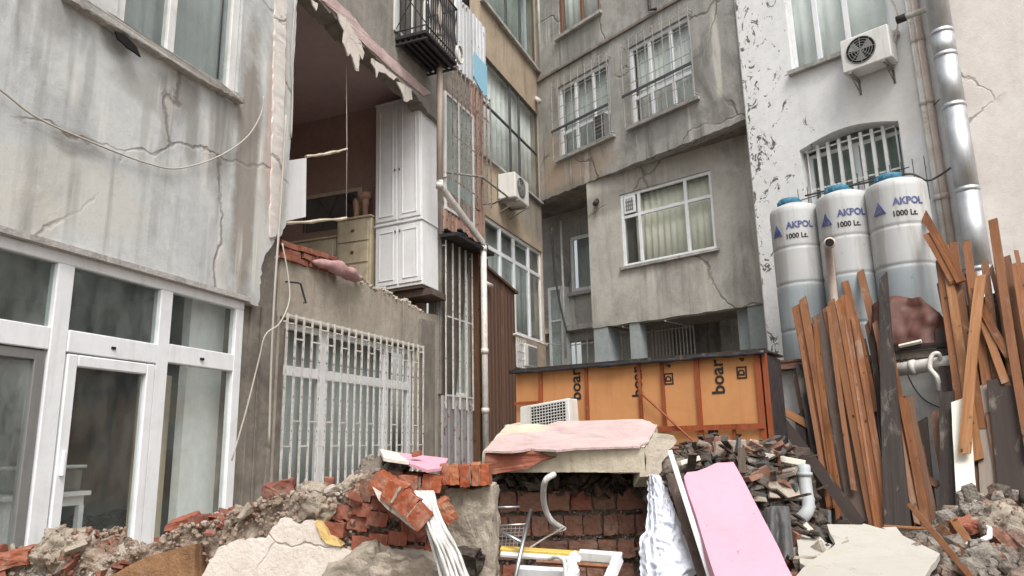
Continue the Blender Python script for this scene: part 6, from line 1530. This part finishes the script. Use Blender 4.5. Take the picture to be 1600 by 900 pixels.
# ================================================================== RUBBLE ON THE RIGHT AND LOOSE DEBRIS
lump('concrete_chunk', 'large rough grey concrete chunk at the right edge below the black board', 'concrete chunk', 1582, 832, 4.9, (.3, .3, .24), rx(.5, .2, .2), 'mortar_block', 31, .22, 16)
lump('concrete_chunk', 'jagged pale concrete chunk left of the large one', 'concrete chunk', 1538, 806, 5.1, (.2, .2, .12), rx(-.3, .2, .2), 'rubble_grey', 32, .3, 14)
lump('concrete_chunk', 'small grey concrete chunk under the white pipe piece', 'concrete chunk', 1545, 866, 4.5, (.16, .16, .1), rx(.1, .2, .2), 'rubble_grey', 33, .3, 14)
lump('brick_fragment', 'dark red brick piece at the foot of the cream upright board', 'brick', 1510, 822, 5.0, (.18, .12, .08), rx(-.15, .2, .2), 'brick_red', 34, .2)
lump('brick_fragment', 'pinkish brown brick slanting right of the white pipe piece', 'brick', 1570, 850, 4.7, (.2, .1, .07), rx(.9, .2, .2), 'brick_brown', 35, .1)
lump('brick_fragment', 'brown flat brick near the bottom right corner', 'brick', 1578, 882, 4.4, (.2, .12, .08), rx(-.3, .2, .2), 'brick_brown', 36, .12)
lump('plaster_shard', 'white plaster shard at the bottom right under the brown bricks', 'plaster', 1553, 893, 4.3, (.16, .14, .03), rx(-.25, .4, .2), 'plaster_sheet', 37, .25)
lump('plaster_shard', 'small white plaster lump beside the white pipe piece', 'plaster', 1530, 860, 4.6, (.1, .09, .07), rx(-.25, .4, .2), 'plaster_sheet', 38, .3)
t = thing('white_pipe_piece', 'short white angled pipe piece on the rubble at lower right', 'pipe', WORLD, at_y(1530, 850, 4.6)); MB().tube([at_y(1511, 857, 4.6), at_y(1541, 841, 4.6), at_y(1546, 839, 4.6), at_y(1546, 826, 4.65), at_y(1541, 824, 4.65)], .016, 10).build('pipe_run', 'pvc', t, True)
t = thing('thin_white_strip', 'thin white strip at the very bottom of the right rubble', 'strip', WORLD, at_y(1550, 885, 4.3)); MB().tube([at_y(1536, 892, 4.3), at_y(1572, 874, 4.4)], .01, 4).build('strip_body', 'pvc', t)
def scatter(name, regs, mat, seed):
    m = MB(); rr = random.Random(seed); base = [rock_mb(800+k+seed, 1) for k in range(10)]
    for (xa, xb, ya, yb, n, s0, s1, fl) in regs:
        for i in range(n):
            x, y = rr.uniform(xa, xb), rr.uniform(ya, yb); s = s0+(s1-s0)*rr.random()**2.5; b = base[i % 10]; q = rotm(rr); sx = rr.uniform(.8, 1.7)
            m.raw([Vector((x, y, H(x, y)+s*.25))+(q @ Vector((v.x*sx, v.y, v.z*fl)))*s for v in b.v], b.f)
    o = m.build(name, mat, None, fix=False); o['kind'] = 'stuff'; o['label'] = {'rubble_grey': 'loose grey rubble strewn over the yard and the heaps', 'rubble_dark': 'dark broken debris covering the heap behind the pink foam board', 'rubble_tan': 'tan mortar crumbs between the heaps'}[mat]; o['category'] = 'rubble'
scatter('rubble', [(2.3, 5.2, 3.6, 7., 1500, .03, .2, .8), (-.4, 1.1, 4.0, 5.3, 500, .02, .12, .8), (-3.2, 3., 4., 8., 500, .03, .16, .7), (1.2, 2.8, 3.4, 4.8, 400, .02, .14, .8)], 'rubble_grey', 1)
scatter('rubble', [(.85, 2.1, 4.6, 6.1, 1700, .03, .2, .6), (2., 5., 5., 8., 400, .03, .2, .5), (-.3, 1., 5.4, 8., 200, .05, .25, .5)], 'rubble_dark', 2)
scatter('rubble', [(2.6, 4.6, 3.8, 5.6, 500, .02, .1, .8), (-.2, .8, 5.5, 7.5, 200, .05, .2, .6), (.9, 1.9, 5.2, 5.7, 200, .03, .12, .6)], 'rubble_tan', 3)
def scraps2(mat, seed, n, nm, lb):
    m = MB(); rr = random.Random(seed)
    for i in range(n):
        x, y = rr.uniform(.95, 2.15), rr.uniform(4.3, 5.6); L = rr.uniform(.05, .22); G = Matrix.Translation((x, y, H(x, y)+rr.uniform(.03, .12))) @ rotm(rr); w_ = rr.uniform(.03, .09)
        m.box(-L/2, L/2, -w_, w_, -.012, .012, j=.008, M4=G)
    o = m.build(nm, mat, None, fix=False); o['kind'] = 'stuff'; o['label'] = lb; o['category'] = 'debris'
scraps2('brick_brown', 51, 70, 'brick_bits', 'brown brick bits strewn over the dark heap'); scraps2('mortar', 52, 60, 'plaster_bits', 'pale plaster bits strewn over the dark heap'); scraps2('sheeting', 53, 70, 'sheet_bits', 'dark torn sheet bits over the heap')
def scraps():      # splinters among the dark debris
    m = MB(); rr = random.Random(44)
    for i in range(420):
        x, y = rr.uniform(.9, 2.2), rr.uniform(4.2, 5.8); L = rr.uniform(.08, .5); G = Matrix.Translation((x, y, H(x, y)+rr.uniform(.02, .12))) @ Matrix.Rotation(rr.uniform(0, 6.3), 4, 'Z') @ Matrix.Rotation(rr.gauss(0, .35), 4, 'Y')
        w_ = rr.uniform(.008, .03); m.box(-L/2, L/2, -w_, w_, -.006, .006, M4=G)
    o = m.build('splinters', 'wood_weathered', None, fix=False); o['kind'] = 'stuff'; o['label'] = 'broken wood splinters over the dark heap'; o['category'] = 'splinters'
scraps()
